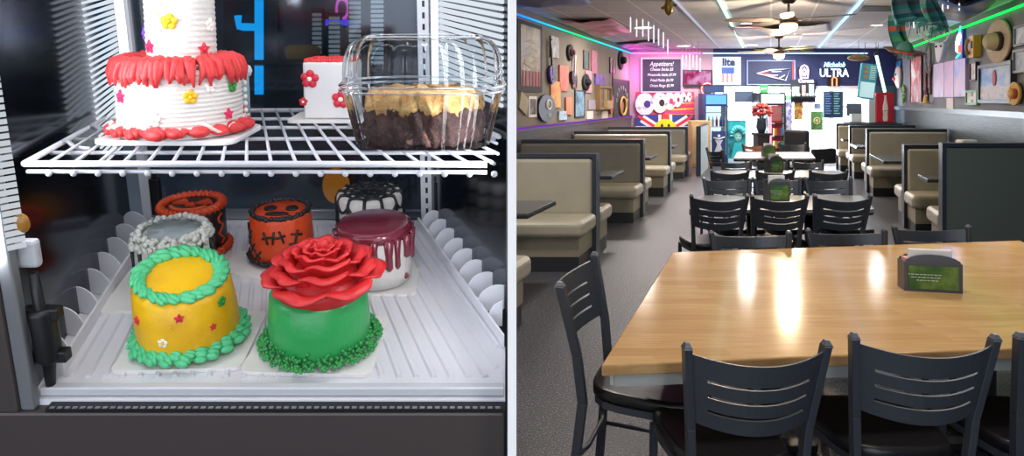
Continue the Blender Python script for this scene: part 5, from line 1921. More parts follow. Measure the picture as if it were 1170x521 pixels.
# round red sign under the television
t = thing('wall_sign', 'round red sign under the television corner', 'sign', at(808, 102, YB - .03))
g = M(); g.lathe([(.18, 0), (.18, .02)], 28, T=Matrix.Rotation(PI / 2, 4, 'X')); g.build('disc', mat('sign_red', '#c02a44', .4), t)
g = M(); g.ring(.15, .012, .02, 28, 6, T=Matrix.Rotation(PI / 2, 4, 'X')); g.build('rim_line', star_wht, t)
# sombrero-and-serape print
t, w, h = poster('tapestry', 'wide bright tapestry of hats and pink orange stripes under the chalkboard', 'tapestry', 'B', (727, 105, 793, 133), mat('tapestry_red', '#c23a5c', .8), None, dep=.02)
cols = ['#e8852a', '#e03a8a', '#f0a02a', '#c52a6a', '#f07a3a', '#8a3a9a', '#e8553a']
for k in range(7):
    g = M(); z0 = h * (-.46 + .09 * k)
    g.prism([(0, -.024, z0), (w * .49, -.024, z0 - .0 + .02 * k), (w * .49, -.024, z0 + h * .06 + .02 * k), (0, -.024, z0 + h * .08)], (0, .004, 0)); g.build('stripe', mat('tap_%d' % k, cols[k], .8), t)
for k, (x, r, c1, c2) in enumerate(((-.36, .46, '#cdbccc', '#3a2a7a'), (-.1, .42, '#d9a8a0', '#22202a'), (.07, .36, '#e87ab0', '#c03060'), (.2, .30, '#e8b8c8', '#7a2a4a'), (.31, .24, '#c9d8d0', '#1f2a3a'), (.41, .2, '#d0c0d8', '#2a3040'))):
    T_ = Matrix.Translation((x * w, -.022 - .003 * (6 - k), h * (.0 + .06 * k))) @ Matrix.Rotation(PI / 2, 4, 'X') @ Matrix.Diagonal((.85 - .08 * k, 1, 1, 1))
    g = M(); g.lathe([(r * h, 0), (r * h, .012)], 28, T=T_)
    o = g.build('printed_hat', art('hat_%d' % k, [c1, '#efe4ea', c2], 7, .8), t)
    g = M(); g.lathe([(r * h * .34, .012), (r * h * .34, .018)], 20, T=T_ @ Matrix.Translation((r * h * .25, 0, 0))); g.build('hat_crown', mat('hatc_%d' % k, c2, .8), o)
# union flag with smiley
t = thing('union_flag', 'union flag with a yellow smiling face behind the last booth', 'flag', at(760, 152, YB - .05))
m_px = YB / F
w, h = 67 * m_px, 42 * m_px
fl_b, fl_w, fl_r = mat('flag_navy', '#2a3a8a', .7), mat('flag_white', '#e8e3ea', .7), mat('flag_red', '#cf3048', .7)
g = M(); g.box(-w / 2, w / 2, -.004, .004, -h / 2, h / 2); g.build('field', fl_b, t)
def diag(m_, th, sgn, y):
    L = math.hypot(w, h); an = math.atan2(h, w) * sgn
    d = V3((math.cos(an), 0, math.sin(an))); n_ = V3((-math.sin(an), 0, math.cos(an)))
    q = L * .5 - th * .9
    m_.prism([d * -q - n_ * th / 2 + V3((0, y, 0)), d * q - n_ * th / 2 + V3((0, y, 0)), d * q + n_ * th / 2 + V3((0, y, 0)), d * -q + n_ * th / 2 + V3((0, y, 0))], (0, .003, 0))
g = M(); diag(g, .2, 1, -.008); diag(g, .2, -1, -.008); g.box(-.17, .17, -.0085, -.005, -h / 2, h / 2); g.box(-w / 2, w / 2, -.0085, -.005, -.17, .17); g.build('white_crosses', fl_w, t)
g = M(); diag(g, .07, 1, -.012); diag(g, .07, -1, -.012); g.box(-.1, .1, -.0125, -.009, -h / 2, h / 2); g.box(-w / 2, w / 2, -.0125, -.009, -.1, .1); g.build('red_crosses', fl_r, t)
g = M(); g.lathe([(.30, 0), (.30, .006)], 36, T=Matrix.Translation((0, -.014, .05)) @ Matrix.Rotation(PI / 2, 4, 'X')); face = g.build('smiling_face', mat('smiley_yellow', '#f2cf1e', .6), t)
g = M()
for sx in (-1, 1):
    g.lathe([(.05, 0), (.05, .003)], 16, T=Matrix.Translation((sx * .085, -.021, .14)) @ Matrix.Rotation(PI / 2, 4, 'X') @ Matrix.Diagonal((.7, 1.9, 1, 1)))
g.tube([(.2 * math.cos(a_), -.021, .05 + .2 * math.sin(a_)) for a_ in [math.radians(200 + 14 * k) for k in range(11)]], .013, 6)
g.build('eyes_and_smile', fr_black, face)
for sx in (-1, 1):
    pass

# --- header over the glass front
t, w, h = poster('banner', 'pale blue beer banner with a can and dark lettering above the cooler', 'banner', 'B', (814, 65, 846, 97), art('banner_ice', ['#cfe4f6', '#aaccea', '#e6f0f8', '#8fbfe8'], 1.4, detail=1), None, dep=.03)
lettering('lite', h * .36, mat('banner_navy', '#1f2f5c', .6), t, (w * .06, -.032, h * .3), bold=.012)
g = M(); g.box(-w * .19, w * .26, -.036, -.03, -h * .10, h * .12); g.build('can_label', mat('can_blue', '#2a4f9a', .5), t)
g = M()
for k in range(3):
    g.box(-w * .17 + k * w * .15, -w * .09 + k * w * .15, -.036, -.03, -h * .42, -h * .10)
g.build('can_stripes', mat('can_red', '#d0707a', .5), t)
t, w, h = poster('banner', 'navy team banner with a winged head emblem over the glass front', 'banner', 'B', (853, 69, 908, 97), mat('team_navy', '#262f52', .7), mat('team_edge', '#8fa0c8', .6), .02, .03)
g = M(); sil = mat('team_silver', '#b9c3d4', .5)
def P2(x, y): return V3((bx(x) - t.location.x, -.035, bz(y) - t.location.z))
def line(m_, pts, r=.016):
    m_.tube([P2(x, y) for x, y in pts], r, 6)
line(g, [(864, 84), (880, 80), (902, 79), (897, 92), (889, 90), (864, 84)]); line(g, [(872, 86), (888, 86)]); line(g, [(881, 82), (892, 82)]); line(g, [(889, 90), (896, 86)])
g.build('wing_outline', sil, t)
g = M(); g.prism([P2(866, 84) + V3((0, .004, 0)), P2(878, 87) + V3((0, .004, 0)), P2(888, 88) + V3((0, .004, 0)), P2(876, 83) + V3((0, .004, 0))], (0, .006, 0)); g.build('red_streak', mat('team_red', '#a33a4e', .6), t)
g = M(); g.box(w * .44, w * .465, -.034, -.028, -h * .48, h * .48); g.build('red_band', mat('team_red', '#a33a4e', .6), t)
def neon(name, label, px, py, lines, col, st, r=.016):
    c_ = at(px, py, YB - .06)
    t = thing(name, label, 'neon sign', c_)
    g = M()
    for pts in lines:
        g.tube([at(x, y, YB - .06) - c_ for x, y in pts], r, 6)
    g.build('neon_tube', glow('neon_' + col.strip('#'), col, st), t)
    g = M(); g.box(-.15, .15, .03, .055, -.12, .12); g.build('backing', fr_black, t)
    return t
n1 = neon('neon_sign', 'pinkish white glowing bottle-shaped neon with its name beneath, on navy header', 919, 82, [[(915, 89), (914.5, 80), (916, 76), (919, 74.5), (922, 76), (923.5, 80), (923, 89), (915, 89)], [(918, 87), (917, 81), (919, 78), (921, 81), (920, 87)]], '#ffd9ff', 4, .018)
lettering('Corona', .12, glow('neon_ffd9ff', '#ffd9ff', 5), n1, (bx(919.5) - n1.location.x, -.01, bz(92.5) - n1.location.z), bold=.006)
n2 = thing('neon_sign', 'white and blue script neon sign over the door', 'neon sign', at(953, 80, YB - .05))
lettering('ULTRA', .29, glow('neon_white', '#eaf4ff', 3), n2, (0, 0, -.08), bold=.002, sx=.82)
lettering('Michelob', .17, glow('neon_ice', '#a8e0ff', 3), n2, (-.0, 0, .13), shear=.35, bold=.004, sx=.85)
g = M(); g.box(-.36, .36, .03, .05, -.03, .03); g.build('bracket', fr_black, n2)
neon('neon_sign', 'orange neon bottle outline below the white script neon', 953.5, 93, [[(951, 98.5), (951, 90), (952, 88.5), (955, 88.5), (956, 90), (956, 98.5)]], '#ff8a5a', 3)
# menu light box hung aslant
t = thing('menu_board', 'slanting teal lit menu board hanging right of the script neon', 'menu board', at(991, 93, 15.6), (0, math.radians(7), 0))
t['label'] = 'slanting teal lit menu board hanging beside the script neon'
w, h = .36, .78
g = M(); g.box(-w / 2, w / 2, -.03, .03, -h / 2, h / 2); g.build('light_box', mat('menu_teal', '#2f6f80', .4, emit=.35, ecol='#3f9fb8'), t)
g = M(); g.box(-w * .44, w * .44, -.034, -.03, -h * .46, -.02); g.build('lower_panel', mat('menu_ice', '#bfe0ea', .4, emit=.5, ecol='#bfe4f2'), t)
g = M()
for k in range(3):
    g.ball((-w * .2, -.034, h * (.38 - .13 * k)), .055, 10, 6, sc=(1, .15, .7))
g.build('food_pictures', mat('menu_food', '#c98a5a', .5), t)
g = M()
for k in range(8):
    g.box(w * .05, w * .4, -.034, -.03, h * (.42 - .05 * k), h * (.44 - .05 * k))
g.build('price_lines', mat('menu_line', '#d8ecf0', .5), t)
g = M(); g.tube([(-w * .4, 0, h / 2), (-w * .4, 0, HC - t.location.z)], .006, 5); g.tube([(w * .4, 0, h / 2), (w * .4, 0, HC - t.location.z)], .006, 5); g.build('hanger', fr_black, t)
# slanting green light tube
a_, b_ = at(1001, 62, 15.5), at(1011, 105, 15.2)
t = thing('light_tube', 'slanting green-white light tube above the red bottle box', 'light tube', a_)
g = M(); g.tube([(0, 0, 0), b_ - a_], .03, 8); g.build('tube', glow('green_tube', '#c9ffd8', 3), t)
g = M(); g.ball((0, 0, 0), .05, 8, 6); g.tube([(0, 0, 0), (0, 0, HC - a_.z)], .006, 4); g.build('end_cap', fr_black, t)

# ------------------------------------------------------------------ things along the glass front
YF = YB - .25
def gx(px, Y): return (px - PX) * Y / F
def gz(py, Y): return CAMZ - (py - PY) * Y / F
def cooler(label, x0, x1, y0, Y, header, hcol, dark):
    w = gx(x1, Y) - gx(x0, Y); top = gz(y0, Y)
    t = thing('drinks_cooler', label, 'cooler', (gx((x0 + x1) / 2, Y), Y, 0), group='glass-door drinks coolers')
    g = M()
    g.box(-w / 2, -w / 2 + .05, -.3, .14, 0, top); g.box(w / 2 - .05, w / 2, -.3, .14, 0, top); g.box(-w / 2 + .05, w / 2 - .05, .08, .14, 0, top)
    g.box(-w / 2 + .05, w / 2 - .05, -.3, .08, 0, .25); g.box(-w / 2 + .05, w / 2 - .05, -.3, .08, top - .3, top)
    g.build('cabinet', dark, t)
    g = M(); g.box(-w / 2 + .05, w / 2 - .05, -.32, -.30, top - .26, top - .04); g.build('lit_header', glow(header, hcol, 2.2), t)
    g = M(); g.box(-w / 2 + .05, w / 2 - .05, .06, .075, .26, top - .31); g.build('lit_interior', glow('cooler_light', '#e9f4ff', 1.6), t)
    g = M()
    for z in (.6, .95, 1.3):
        if z < top - .4: g.box(-w / 2 + .05, w / 2 - .05, -.2, .06, z, z + .015)
    g.build('shelf', white_trim, t)
    cs = ['#c23a3a', '#3a6ac2', '#d8c23a', '#3a9a5a', '#e8e8e8']
    for j, z in enumerate((.265, .62, .97, 1.32)):
        if z + .3 > top - .3: continue
        n_ = max(3, int(w / .1))
        for k in range(n_):
            x = -w / 2 + .1 + (w - .2) * k / (n_ - 1)
            b_ = M().lathe([(.03, 0), (.032, .14), (.012, .19), (.012, .24)], 8)
            o = b_.build('bottle', mat('bottle_' + cs[(k + j) % 5].strip('#'), cs[(k + j) % 5], .25), None, (t.location.x + x, Y - .06, z))
            tag(o, 'small coloured bottle standing inside ' + label.split(' with ')[0], 'bottle', 'bottles in ' + label.split(' with ')[0])
    g = M(); g.box(-w / 2 + .05, w / 2 - .05, -.312, -.30, .26, top - .31); g.build('glass_door', glassy('cooler_glass', '#e6eef2', .08, .05), t)
    g = M(); g.box(w / 2 - .09, w / 2 - .07, -.35, -.31, .8, 1.2); g.build('door_handle', steel, t)
cooler('tall cooler under the pale beer banner with blue header', 800, 827, 107, YB - .2, 'hdr_blue', '#5a9ae8', mat('cooler_blue', '#27406e', .4))
cooler('dark cooler behind the red flowers with white header', 862, 892, 106, YB - .2, 'hdr_white', '#f2fff8', mat('cooler_dark', '#24292c', .4))
def panel(name, label, cat, x0, y0, x1, y1, Y, matl, th=.02, frame=None, group=None, kid='print'):
    c_ = V3(((gx(x0, Y) + gx(x1, Y)) / 2, Y, (gz(y0, Y) + gz(y1, Y)) / 2))
    w, h = gx(x1, Y) - gx(x0, Y), gz(y0, Y) - gz(y1, Y)
    t = thing(name, label, cat, c_, group=group)
    g = M(); g.box(-w / 2, w / 2, -th, 0, -h / 2, h / 2); g.build('board', frame or matl, t)
    if frame is not None:
        g = M(); g.box(-w / 2 + .025, w / 2 - .025, -th - .004, -th, -h / 2 + .025, h / 2 - .025); g.build(kid, matl, t)
    return t, w, h
YP = YB - .04
panel('door_panel', 'dark blue glazed panel above the tall cooler', 'panel', 804, 98, 827, 106, YP, mat('panel_navy', '#20365c', .4), .03)
t, w, h = panel('poster', 'navy poster with a pale dancing figure below the tall cooler', 'poster', 813, 150, 829, 178, YB - .56, mat('poster_navy', '#22386e', .6), .02)
g = M(); y_ = -.028
g.ball((-.0, y_, h * .3), .035, 10, 8, sc=(1, .25, 1.2)); g.prism([(-.10, y_, h * .16), (.10, y_, h * .16), (.04, y_, -.02), (.10, y_, -h * .36), (-.11, y_, -h * .36), (-.04, y_, -.02)], (0, .006, 0)); g.tube([(-.13, y_, h * .24), (0, y_, h * .18), (.14, y_, h * .27)], .014, 6)
g.build('pale_figure', mat('figure_pale', '#b9c2d8', .6), t)
t, w, h = panel('poster', 'teal poster of a person wearing a big headdress before the glass', 'poster', 831, 137, 852, 181, YB - .5, art('poster_teal', ['#0f4a5c', '#1a7f92', '#2fa8b4', '#0c3444'], 2.5, detail=2), .02)
g = M(); y_ = -.027
g.ball((.03, y_, .06), .10, 16, 10, sc=(.9, .12, 1.15)); face = g.build('printed_face', mat('teal_face', '#8fd8d8', .6), t)
g = M()
for k in range(9):
    a_ = math.radians(20 + 20 * k)
    g.tube([(.03 + .10 * math.cos(a_), y_ - .004, .08 + .11 * math.sin(a_)), (.03 + .20 * math.cos(a_), y_ - .004, .08 + .26 * math.sin(a_))], [.028, .036], 8)
g.build('printed_feathers', mat('teal_feather', '#4fb9c2', .6), t)
g = M(); g.prism([(-.14, y_, -h * .48), (.2, y_, -h * .48), (.13, y_, -.08), (-.06, y_, -.08)], (0, .006, 0)); g.build('printed_shoulders', mat('teal_robe', '#28b0c0', .6), t)
for sx in (-1, 1):
    g = M(); g.ball((.03 + sx * .04, y_ - .012, .08), .014, 8, 6, sc=(1.3, .4, .8)); g.build('printed_eye', fr_black, face)
g = M(); g.tube([(.0, y_ - .012, .0), (.06, y_ - .012, .0)], .006, 6); g.build('printed_mouth', mat('teal_lips', '#1d5a68', .6), face)
panel('poster', 'dark square screen set in the glass front above the teal poster', 'screen', 839, 104, 860, 117, YP, mat('screen_dark', '#44526a', .4), .02)
t, w, h = panel('exit_sign', 'small green exit sign under the navy team banner', 'exit sign', 868, 97, 877, 106, YP - .02, mat('exit_green', '#2f8a4c', .5, emit=.25), .02)
lettering('EXIT', .075, star_wht, t, (0, -.022, 0))
# shelf of frames
t = thing('wall_shelf', 'dark shelf crowded with framed cards under glowing bottle neon', 'shelf', V3((gx(918, YP), YP, gz(110, YP))))
g = M(); g.box(-.32, .3, -.16, .0, -.03, 0); g.box(-.32, .3, -.02, .0, 0, .42); g.box(-.32, .3, -.02, 0, -.16, -.03); g.build('shelf_board', mat('shelf_dark', '#2f3540', .5), t)
zs = gz(110, YP)
for k, (x, w, h, c_) in enumerate(((-.22, .17, .24, '#9fc2b8'), (-.02, .09, .28, '#a8a0a0'), (.17, .12, .3, '#b8d0e0'))):
    o = M().box(-w / 2, w / 2, -.02, 0, 0, h).build('framed_card', mat('fcard_%d' % k, c_, .6), None, (gx(918, YP) + x, YP - .05, zs))
    tag(o, ('pale green framed card at one end of the dark shelf', 'narrow grey framed card in the middle of the dark shelf', 'pale blue framed card on the dark shelf nearest the door')[k], 'card')
for k in range(6):
    o = M().lathe([(.022, 0), (.026, .05), (.018, .07)], 8).build('small_cup', white_trim, None, (gx(918, YP) - .26 + k * .1, YP - .12, zs))
    tag(o, 'small white cup standing on the dark shelf of cards', 'cup', 'small white cups on the dark shelf')
t, w, h = panel('poster', 'yellow-brown poster in the glass front beside the door', 'poster', 907, 114, 917, 137, YP, art('poster_ochre', ['#a06a3a', '#d0b05a', '#8a4a2a', '#c9a868'], 5), .015)
t, w, h = panel('poster', 'green poster with a round pale emblem on the bright door', 'poster', 926, 127, 940, 149, YP, art('poster_green', ['#3f6a3c', '#5a8a4a', '#2f5234'], 5), .015)
g = M(); g.ring(.075, .014, 0, 24, 6, T=Matrix.Translation((0, -.02, -.0)) @ Matrix.Rotation(PI / 2, 4, 'X')); g.ball((0, -.018, 0), .045, 10, 6, sc=(1, .2, 1)); g.build('emblem', mat('emblem_pale', '#c9c08a', .6), t)
panel('notice', 'small grey notice on the bright door above the green poster', 'notice', 930, 118, 938, 125, YP, mat('notice_grey', '#9aa8c2', .6), .01)
t, w, h = panel('menu_board', 'dark menu board with pale lines hanging in the bright door', 'menu board', 940, 104, 963, 135, YP - .06, mat('menu_dark', '#1f3050', .5), .03, frame=mat('menu_frame', '#8fa8b8', .5))
for j in range(2):
    g = M()
    for k in range(9):
        x0 = -w * .4 + j * w * .42
        g.box(x0, x0 + w * (.22 + .12 * ((k * 5 + j) % 3) / 3), -.038, -.034, h * (.38 - .09 * k), h * (.415 - .09 * k))
    g.build('menu_column', mat('menu_col_%d' % j, ['#6f9ad8', '#7fc8c0'][j], .6), t)
t, w, h = panel('mural_poster', 'tall blue and white patterned poster beside the dark cooler', 'poster', 893, 116, 905, 152, YP, art('mural', ['#5f7fc0', '#e2e6f4', '#7a6fc0', '#bcd0e8'], 7), .015)
panel('poster', 'half-round green sticker above the patterned poster', 'sticker', 894, 109, 906, 115, YP, mat('sticker_green', '#7fd09a', .6), .012)
# red display rack
t = thing('snack_rack', 'narrow red snack rack standing before the dark cooler', 'rack', V3((gx(887, 16.6), 16.6, 0)))
top = gz(121, 16.6)
g = M(); g.box(-.12, .12, -.02, .14, .02, top); g.build('back_panel', mat('rack_red', '#b03444', .5), t)
g = M()
for z in (.15, .45, .75, 1.05): g.box(-.12, .12, -.18, -.02, z, z + .03)
g.box(-.12, .12, -.18, .14, 0, .05)
g.build('tiers', mat('rack_dark', '#3a2a30', .5), t)
g = M(); g.box(-.11, .11, -.03, -.02, top - .35, top - .03); g.build('topper', art('rack_print', ['#8a6a78', '#c06a6a', '#6a8a90'], 9), t)
cc = ['#e0a03a', '#c23a4a', '#4a8ac2', '#e8d25a', '#d25a8a', '#5aa06a']
for j, z in enumerate((.18, .48, .78)):
    for k in range(3):
        o = M().box(-.032, .032, -.03, .03, 0, .17).build('snack_packet', mat('packet_%d' % ((j * 3 + k) % 6), cc[(j * 3 + k) % 6], .4), None, (t.location.x - .075 + .075 * k, 16.6 - .1, z))
        tag(o, 'bright snack packet on a tier of the red rack', 'packet', 'snack packets on the red rack')
# vase of red flowers on a stand
p = V3((gx(870, 14.2), 14.2, 0))
t = thing('plant_stand', 'dark column stand under the vase of red flowers', 'stand', p)
zt_ = gz(152, 14.2)
g = M(); g.box(-.15, .15, -.15, .15, zt_ - .04, zt_); g.box(-.12, .12, -.12, .12, .0, zt_ - .04); g.build('column', mat('stand_dark', '#3a3436', .5), t)
t = thing('flower_vase', 'dark vase with a bunch of coral red flowers by the dark cooler', 'flower vase', (p.x, p.y, zt_))
g = M(); g.lathe([(.06, 0), (.1, .12), (.08, .26), (.09, .3)], 18); g.build('vase', mat('vase_dark', '#3f4656', .3), t)
g = M()
for k in range(80):
    a_, b_ = rnd.uniform(0, 2 * PI), rnd.uniform(-.4, 1.5)
    r = .19 * rnd.uniform(.75, 1.0)
    g.ball((r * math.cos(a_) * math.cos(b_), r * math.sin(a_) * math.cos(b_), .42 + r * .9 * math.sin(b_)), .035, 7, 5)
o = g.build('red_blossoms', mat('blossom_red', '#cf5a5a', .7), t); o['kind'] = 'stuff'
g = M()
for k in range(9):
    a_ = 2 * PI * k / 9
    g.tube([(0, 0, .25), (.08 * math.cos(a_), .08 * math.sin(a_), .42)], .006, 4)
g.build('stems', mat('stem_green', '#3f6a3c', .7), t)
# counter with till, grey box, and the red bottle box
p = V3((gx(985, 17.1), 17.1, 0))
t = thing('service_counter', 'grey service counter behind the farthest grey-wall booth', 'counter', p)
g = M(); g.box(-.5, .68, -.12, .2, 0, 1.04); g.build('counter_body', mat('counter_grey', '#8d8f92', .5), t)
g = M(); g.box(-.53, .7, -.14, .22, 1.04, 1.08); g.build('counter_top', mat('counter_top', '#5f6468', .3), t)
t = thing('till_monitor', 'dark till monitor on the service counter', 'monitor', (gx(977, 17.1), 17.1, 1.08))
g = M(); g.box(-.21, .21, -.02, .02, .14, .46); g.build('screen', mat('till_dark', '#39424e', .3), t, bevel=.008)
g = M(); g.box(-.1, .1, -.06, .06, 0, .015); g.box(-.02, .02, -.01, .02, .015, .2); g.build('stand', fr_black, t)
o = M().box(-.22, .24, -.06, .06, 0, .2).build('paper_box', mat('box_pale', '#a9aeb0', .6), None, (gx(983, 16.98), 17.02, 1.08), bevel=.01)
tag(o, 'pale grey box lying on the service counter before the till', 'box')
t = thing('bottle_box', 'red box cooler with white bottle silhouette above the grey-wall booths', 'box', (gx(1011.5, 16.6), 16.75, 0))
Yb_ = 16.6
w, z0, z1 = gx(1022, Yb_) - gx(1001, Yb_), gz(140, Yb_), gz(106, Yb_)
t.location.z = z0
h = z1 - z0
g = M(); g.box(-w / 2, w / 2, -.15, .2, 0, h); g.build('body', mat('cola_red', '#c8283c', .35), t, bevel=.012)
prof = [(.0, .03), (.055, .03), (.068, .1), (.058, .2), (.07, .3), (.066, .38), (.035, .5), (.026, .58), (.03, .62), (0, .62)]
s_ = h / .68
pts = [(r * s_ * .8, -.153, z * s_) for r, z in prof[1:-1]] + [(-r * s_ * .8, -.153, z * s_) for r, z in prof[1:-1][::-1]]
g = M(); g.prism(pts, (0, -.006, 0)); bt = g.build('white_bottle', star_wht, t)
lettering('Coca-Cola', .045, mat('cola_text', '#9a5a5a', .5), bt, (0, -.163, h * .4), name='lettering')
g = M(); g.box(-w / 2 - .16, -w / 2 - .01, -.14, .2, 0, h * .92); g.build('side_panel', mat('box_side', '#cfd6d6', .4), t)
o = M().box(-.3, .3, -.18, .18, 0, 1).build('drinks_cabinet', mat('base_dark', '#33383c', .5), None, (t.location.x - .05, 16.78, 0), bevel=.01)
o.scale = (1.1, 1, z0)
tag(o, 'dark base cabinet carrying the red bottle box', 'cabinet')

# ------------------------------------------------------------------ right dark grey wall
GW = 'R'
# deer skull
p = on_right(1085, 55)
t = thing('deer_skull', 'pale deer skull with antlers on the dark grey wall', 'deer skull', p - V3((.08, 0, 0)), (0, 0, AR + .5))
bone = mat('bone', '#c2c2c8', .6)
g = M(); g.prism([(-.10, -.12, .10), (.10, -.12, .10), (.11, -.12, .02), (.055, -.14, -.2), (.03, -.14, -.26), (-.03, -.14, -.26), (-.055, -.14, -.2), (-.11, -.12, .02)], (0, .11, 0)); g.build('skull', bone, t, bevel=.02)
for sx in (-1, 1):
    g = M(); c_ = [(sx * .06, -.08, .1), (sx * .2, -.12, .13), (sx * .3, -.16, .2), (sx * .31, -.18, .30), (sx * .24, -.2, .37)]
    g.tube(c_, [.02, .02, .017, .013, .007], 7); g.tube([(sx * .22, -.13, .14), (sx * .22, -.2, .26)], [.013, .006], 6); g.tube([(sx * .3, -.16, .2), (sx * .38, -.2, .3)], [.012, .005], 6)
    g.build('antler', bone, t)
    g = M(); g.ball((sx * .055, -.125, .03), .022, 8, 6); g.build('eye_socket', fr_black, t)
# neon sign
t = thing('neon_sign', 'white and red neon figure sign with blue glow on the dark grey wall', 'neon sign', on_right(1100, 49), (0, 0, AR))
g = M(); g.box(-.2, .2, -.05, -.0, -.26, .24); g.build('backing', mat('neon_blue_back', '#1d2f6a', .4, emit=.15, ecol='#2a4ad0'), t)
g = M(); g.prism([(-.16, -.07, -.12), (-.02, -.07, -.16), (.02, -.07, .0), (.14, -.07, .08), (.1, -.07, .16), (-.06, -.07, .12), (-.16, -.07, .02)], (0, .02, 0)); g.build('white_shape', glow('neon_white2', '#e8f2ff', 4), t)
g = M(); g.box(.02, .12, -.07, -.05, -.16, -.04); g.build('red_shape', glow('neon_red', '#ff4a3a', 3), t)
g = M(); g.tube([(-.16, -.06, -.24), (.1, -.06, -.18)], .012, 6); g.tube([(.06, -.06, .16), (.14, -.06, .26)], .014, 6); g.build('green_tail', glow('neon_teal', '#3fd8b0', 3), t)
lamp('POINT', 'neon_lamp', t, (0, -.2, 0), 3, '#6a8aff', size=.1)
# yellow wall phone
t = thing('wall_telephone', 'yellow box telephone mounted on the dark grey wall', 'telephone', on_right(1119, 53), (0, 0, AR))
yl = mat('phone_yellow', '#c79a2c', .4)
g = M(); g.box(-.13, .13, -.11, 0, -.17, .17); g.build('housing', yl, t, bevel=.012)
g = M(); g.box(.02, .1, -.125, -.11, -.03, .08); g.build('dial_plate', fr_black, t)
g = M(); g.tube([(-.08, -.13, .12), (-.09, -.15, 0), (-.08, -.13, -.12)], [.03, .018, .03], 8); g.build('handset', yl, t)
# big sombrero
straw = mat('straw', '#b8a48a', .8, col2='#c6b398', scale=30, bump=.3)
hat('big straw sombrero with dark band hung on the dark grey wall', 'R', 1148, 47, .30, straw, mat('straw_crown', '#b9ab86', .8), mat('band_brown', '#3a2a24', .7), 1.35, 'sombrero', sombrero=True)
# triptych
for k, (x0, x1, y0, y1) in enumerate(((1070, 1082, 72.5, 111), (1082.5, 1093.5, 70, 111), (1094, 1107, 67.5, 110.5))):
    poster('canvas_panel', ('lilac canvas panel of three, farthest from viewer, with pale veins', 'lilac canvas panel in the middle of three', 'blue violet canvas panel of three, nearest viewer')[k], 'picture', 'R', (x0, y0, x1, y1),
           art('trip_%d' % k, [['#9a8fb8', '#b49cc0', '#c9b0c4'], ['#9a8ab8', '#b08fb8', '#c88a98'], ['#6f7fc0', '#a99cc8', '#d09a90']][k], 3), None, dep=.05)
poster('poster', 'white card pinned below the lilac canvas panels', 'card', 'R', (1082.5, 112, 1090, 125), mat('white_card', '#c9bdb9', .7), None, dep=.015)
poster('picture_frame', 'small narrow red and white picture beside the big landscape', 'picture', 'R', (1111.5, 71, 1119, 92), art('small_red', ['#8a5a66', '#c9b8bc', '#6a4a5a'], 8), fr_black, .02, .05)
t, w, h = poster('picture_frame', 'large black framed blue landscape picture on the dark grey wall', 'picture', 'R', (1123, 72, 1162, 118), art('landscape', ['#2f64b0', '#5f8ac8', '#9aa8b8', '#a08a86'], 1.6, stretch=(1, 1, 2.5)), fr_black, .05, .07)
g = M(); g.box(-w / 2 + .06, w / 2 - .06, -.047, -.043, -h / 2 + .06, -h * .08); g.build('printed_city', art('landscape_low', ['#7f7a86', '#a9a4ae', '#b39a90', '#5a7a9a'], 7), t)
g = M(); g.ball((-.02, -.05, h * .13), .1, 12, 8, sc=(1, .08, 1.1)); g.prism([(-.05, -.052, -.02), (.05, -.052, -.02), (.03, -.052, .1), (-.05, -.052, .1)], (0, .006, 0)); g.build('printed_tower', mat('tower_pink', '#b0566a', .7), t)
t, w, h = poster('picture_frame', 'green framed square picture with two small photos', 'picture', 'R', (1107, 103, 1120, 120), mat('mat_white', '#cfcdc8', .7), fr_green, .035, .05)
g = M()
g.box(-.05, .05, -.036, -.031, .02, .11); g.box(-.05, .05, -.036, -.031, -.12, -.03); g.build('photos', art('two_photos', ['#3a3f4a', '#a05a6a', '#6a6a72'], 14), t)
hat('small straw sombrero with red band low on grey wall near the big landscape', 'R', 1165, 107, .15, mat('straw_gold', '#c9a25a', .8), mat('straw_gold', '#c9a25a', .8), mat('band_red', '#b0503a', .7), 1.2, 'sombrero', sombrero=True)
for b_, lb, c_ in (((1163, 28, 1180, 52), 'pale framed picture high on the grey wall at the picture edge', ['#8a9ab8', '#c2ccd8', '#6a7a98']), ((1162, 56, 1178, 83), 'blue grey framed picture on grey wall above the small sombrero', ['#4a5a70', '#7a8aa0', '#39465a'])):
    poster('picture_frame', lb, 'picture', 'R', b_, art(lb[:12], c_, 4), mat('frame_grey', '#6f747c', .5), .03, .05)
poster('poster', 'tall bright poster of red, white and blue shapes on the grey wall', 'poster', 'R', (1042, 64, 1055, 118), art('tall_poster', ['#5f7fb0', '#d8d4d0', '#c04a4a', '#8a5a6a', '#c9c2a8'], 2.2), fr_black, .03, .04)
# round snowshoe-like dreamcatcher with red scarf
t = thing('dream_catcher', 'grey round dream catcher with red and black tassels on the grey wall', 'dream catcher', on_right(1064, 72), (0, 0, AR))
g = M(); g.ring(.26, .022, 0, 40, 8, T=Matrix.Translation((0, -.05, .1)) @ Matrix.Rotation(PI / 2, 4, 'X') @ Matrix.Diagonal((.8, 1.1, 1, 1))); g.build('hoop', mat('hoop_grey', '#6a6a70', .6), t)
g = M()
for k in range(10):
    a_ = 2 * PI * k / 10
    b2 = a_ + 2.2
    g.tube([(.2 * math.cos(a_), -.05, .1 + .28 * math.sin(a_)), (.2 * math.cos(b2), -.05, .1 + .28 * math.sin(b2))], .005, 4)
g.build('web_net', mat('net_grey', '#9a9aa0', .7), t)
for sx in (-1, 1):
    g = M(); g.grid(lambda u, v, sx=sx: V3((sx * .2 + (u - .5) * .14, -.05 + .02 * math.sin(9 * u + 4 * v), .0 - v * .62)), 8, 14)
    g.build('tassel_scarf', art('scarf_red', ['#7a2a3c', '#2a2228', '#a03a4a'], 9), t, solid=.01)
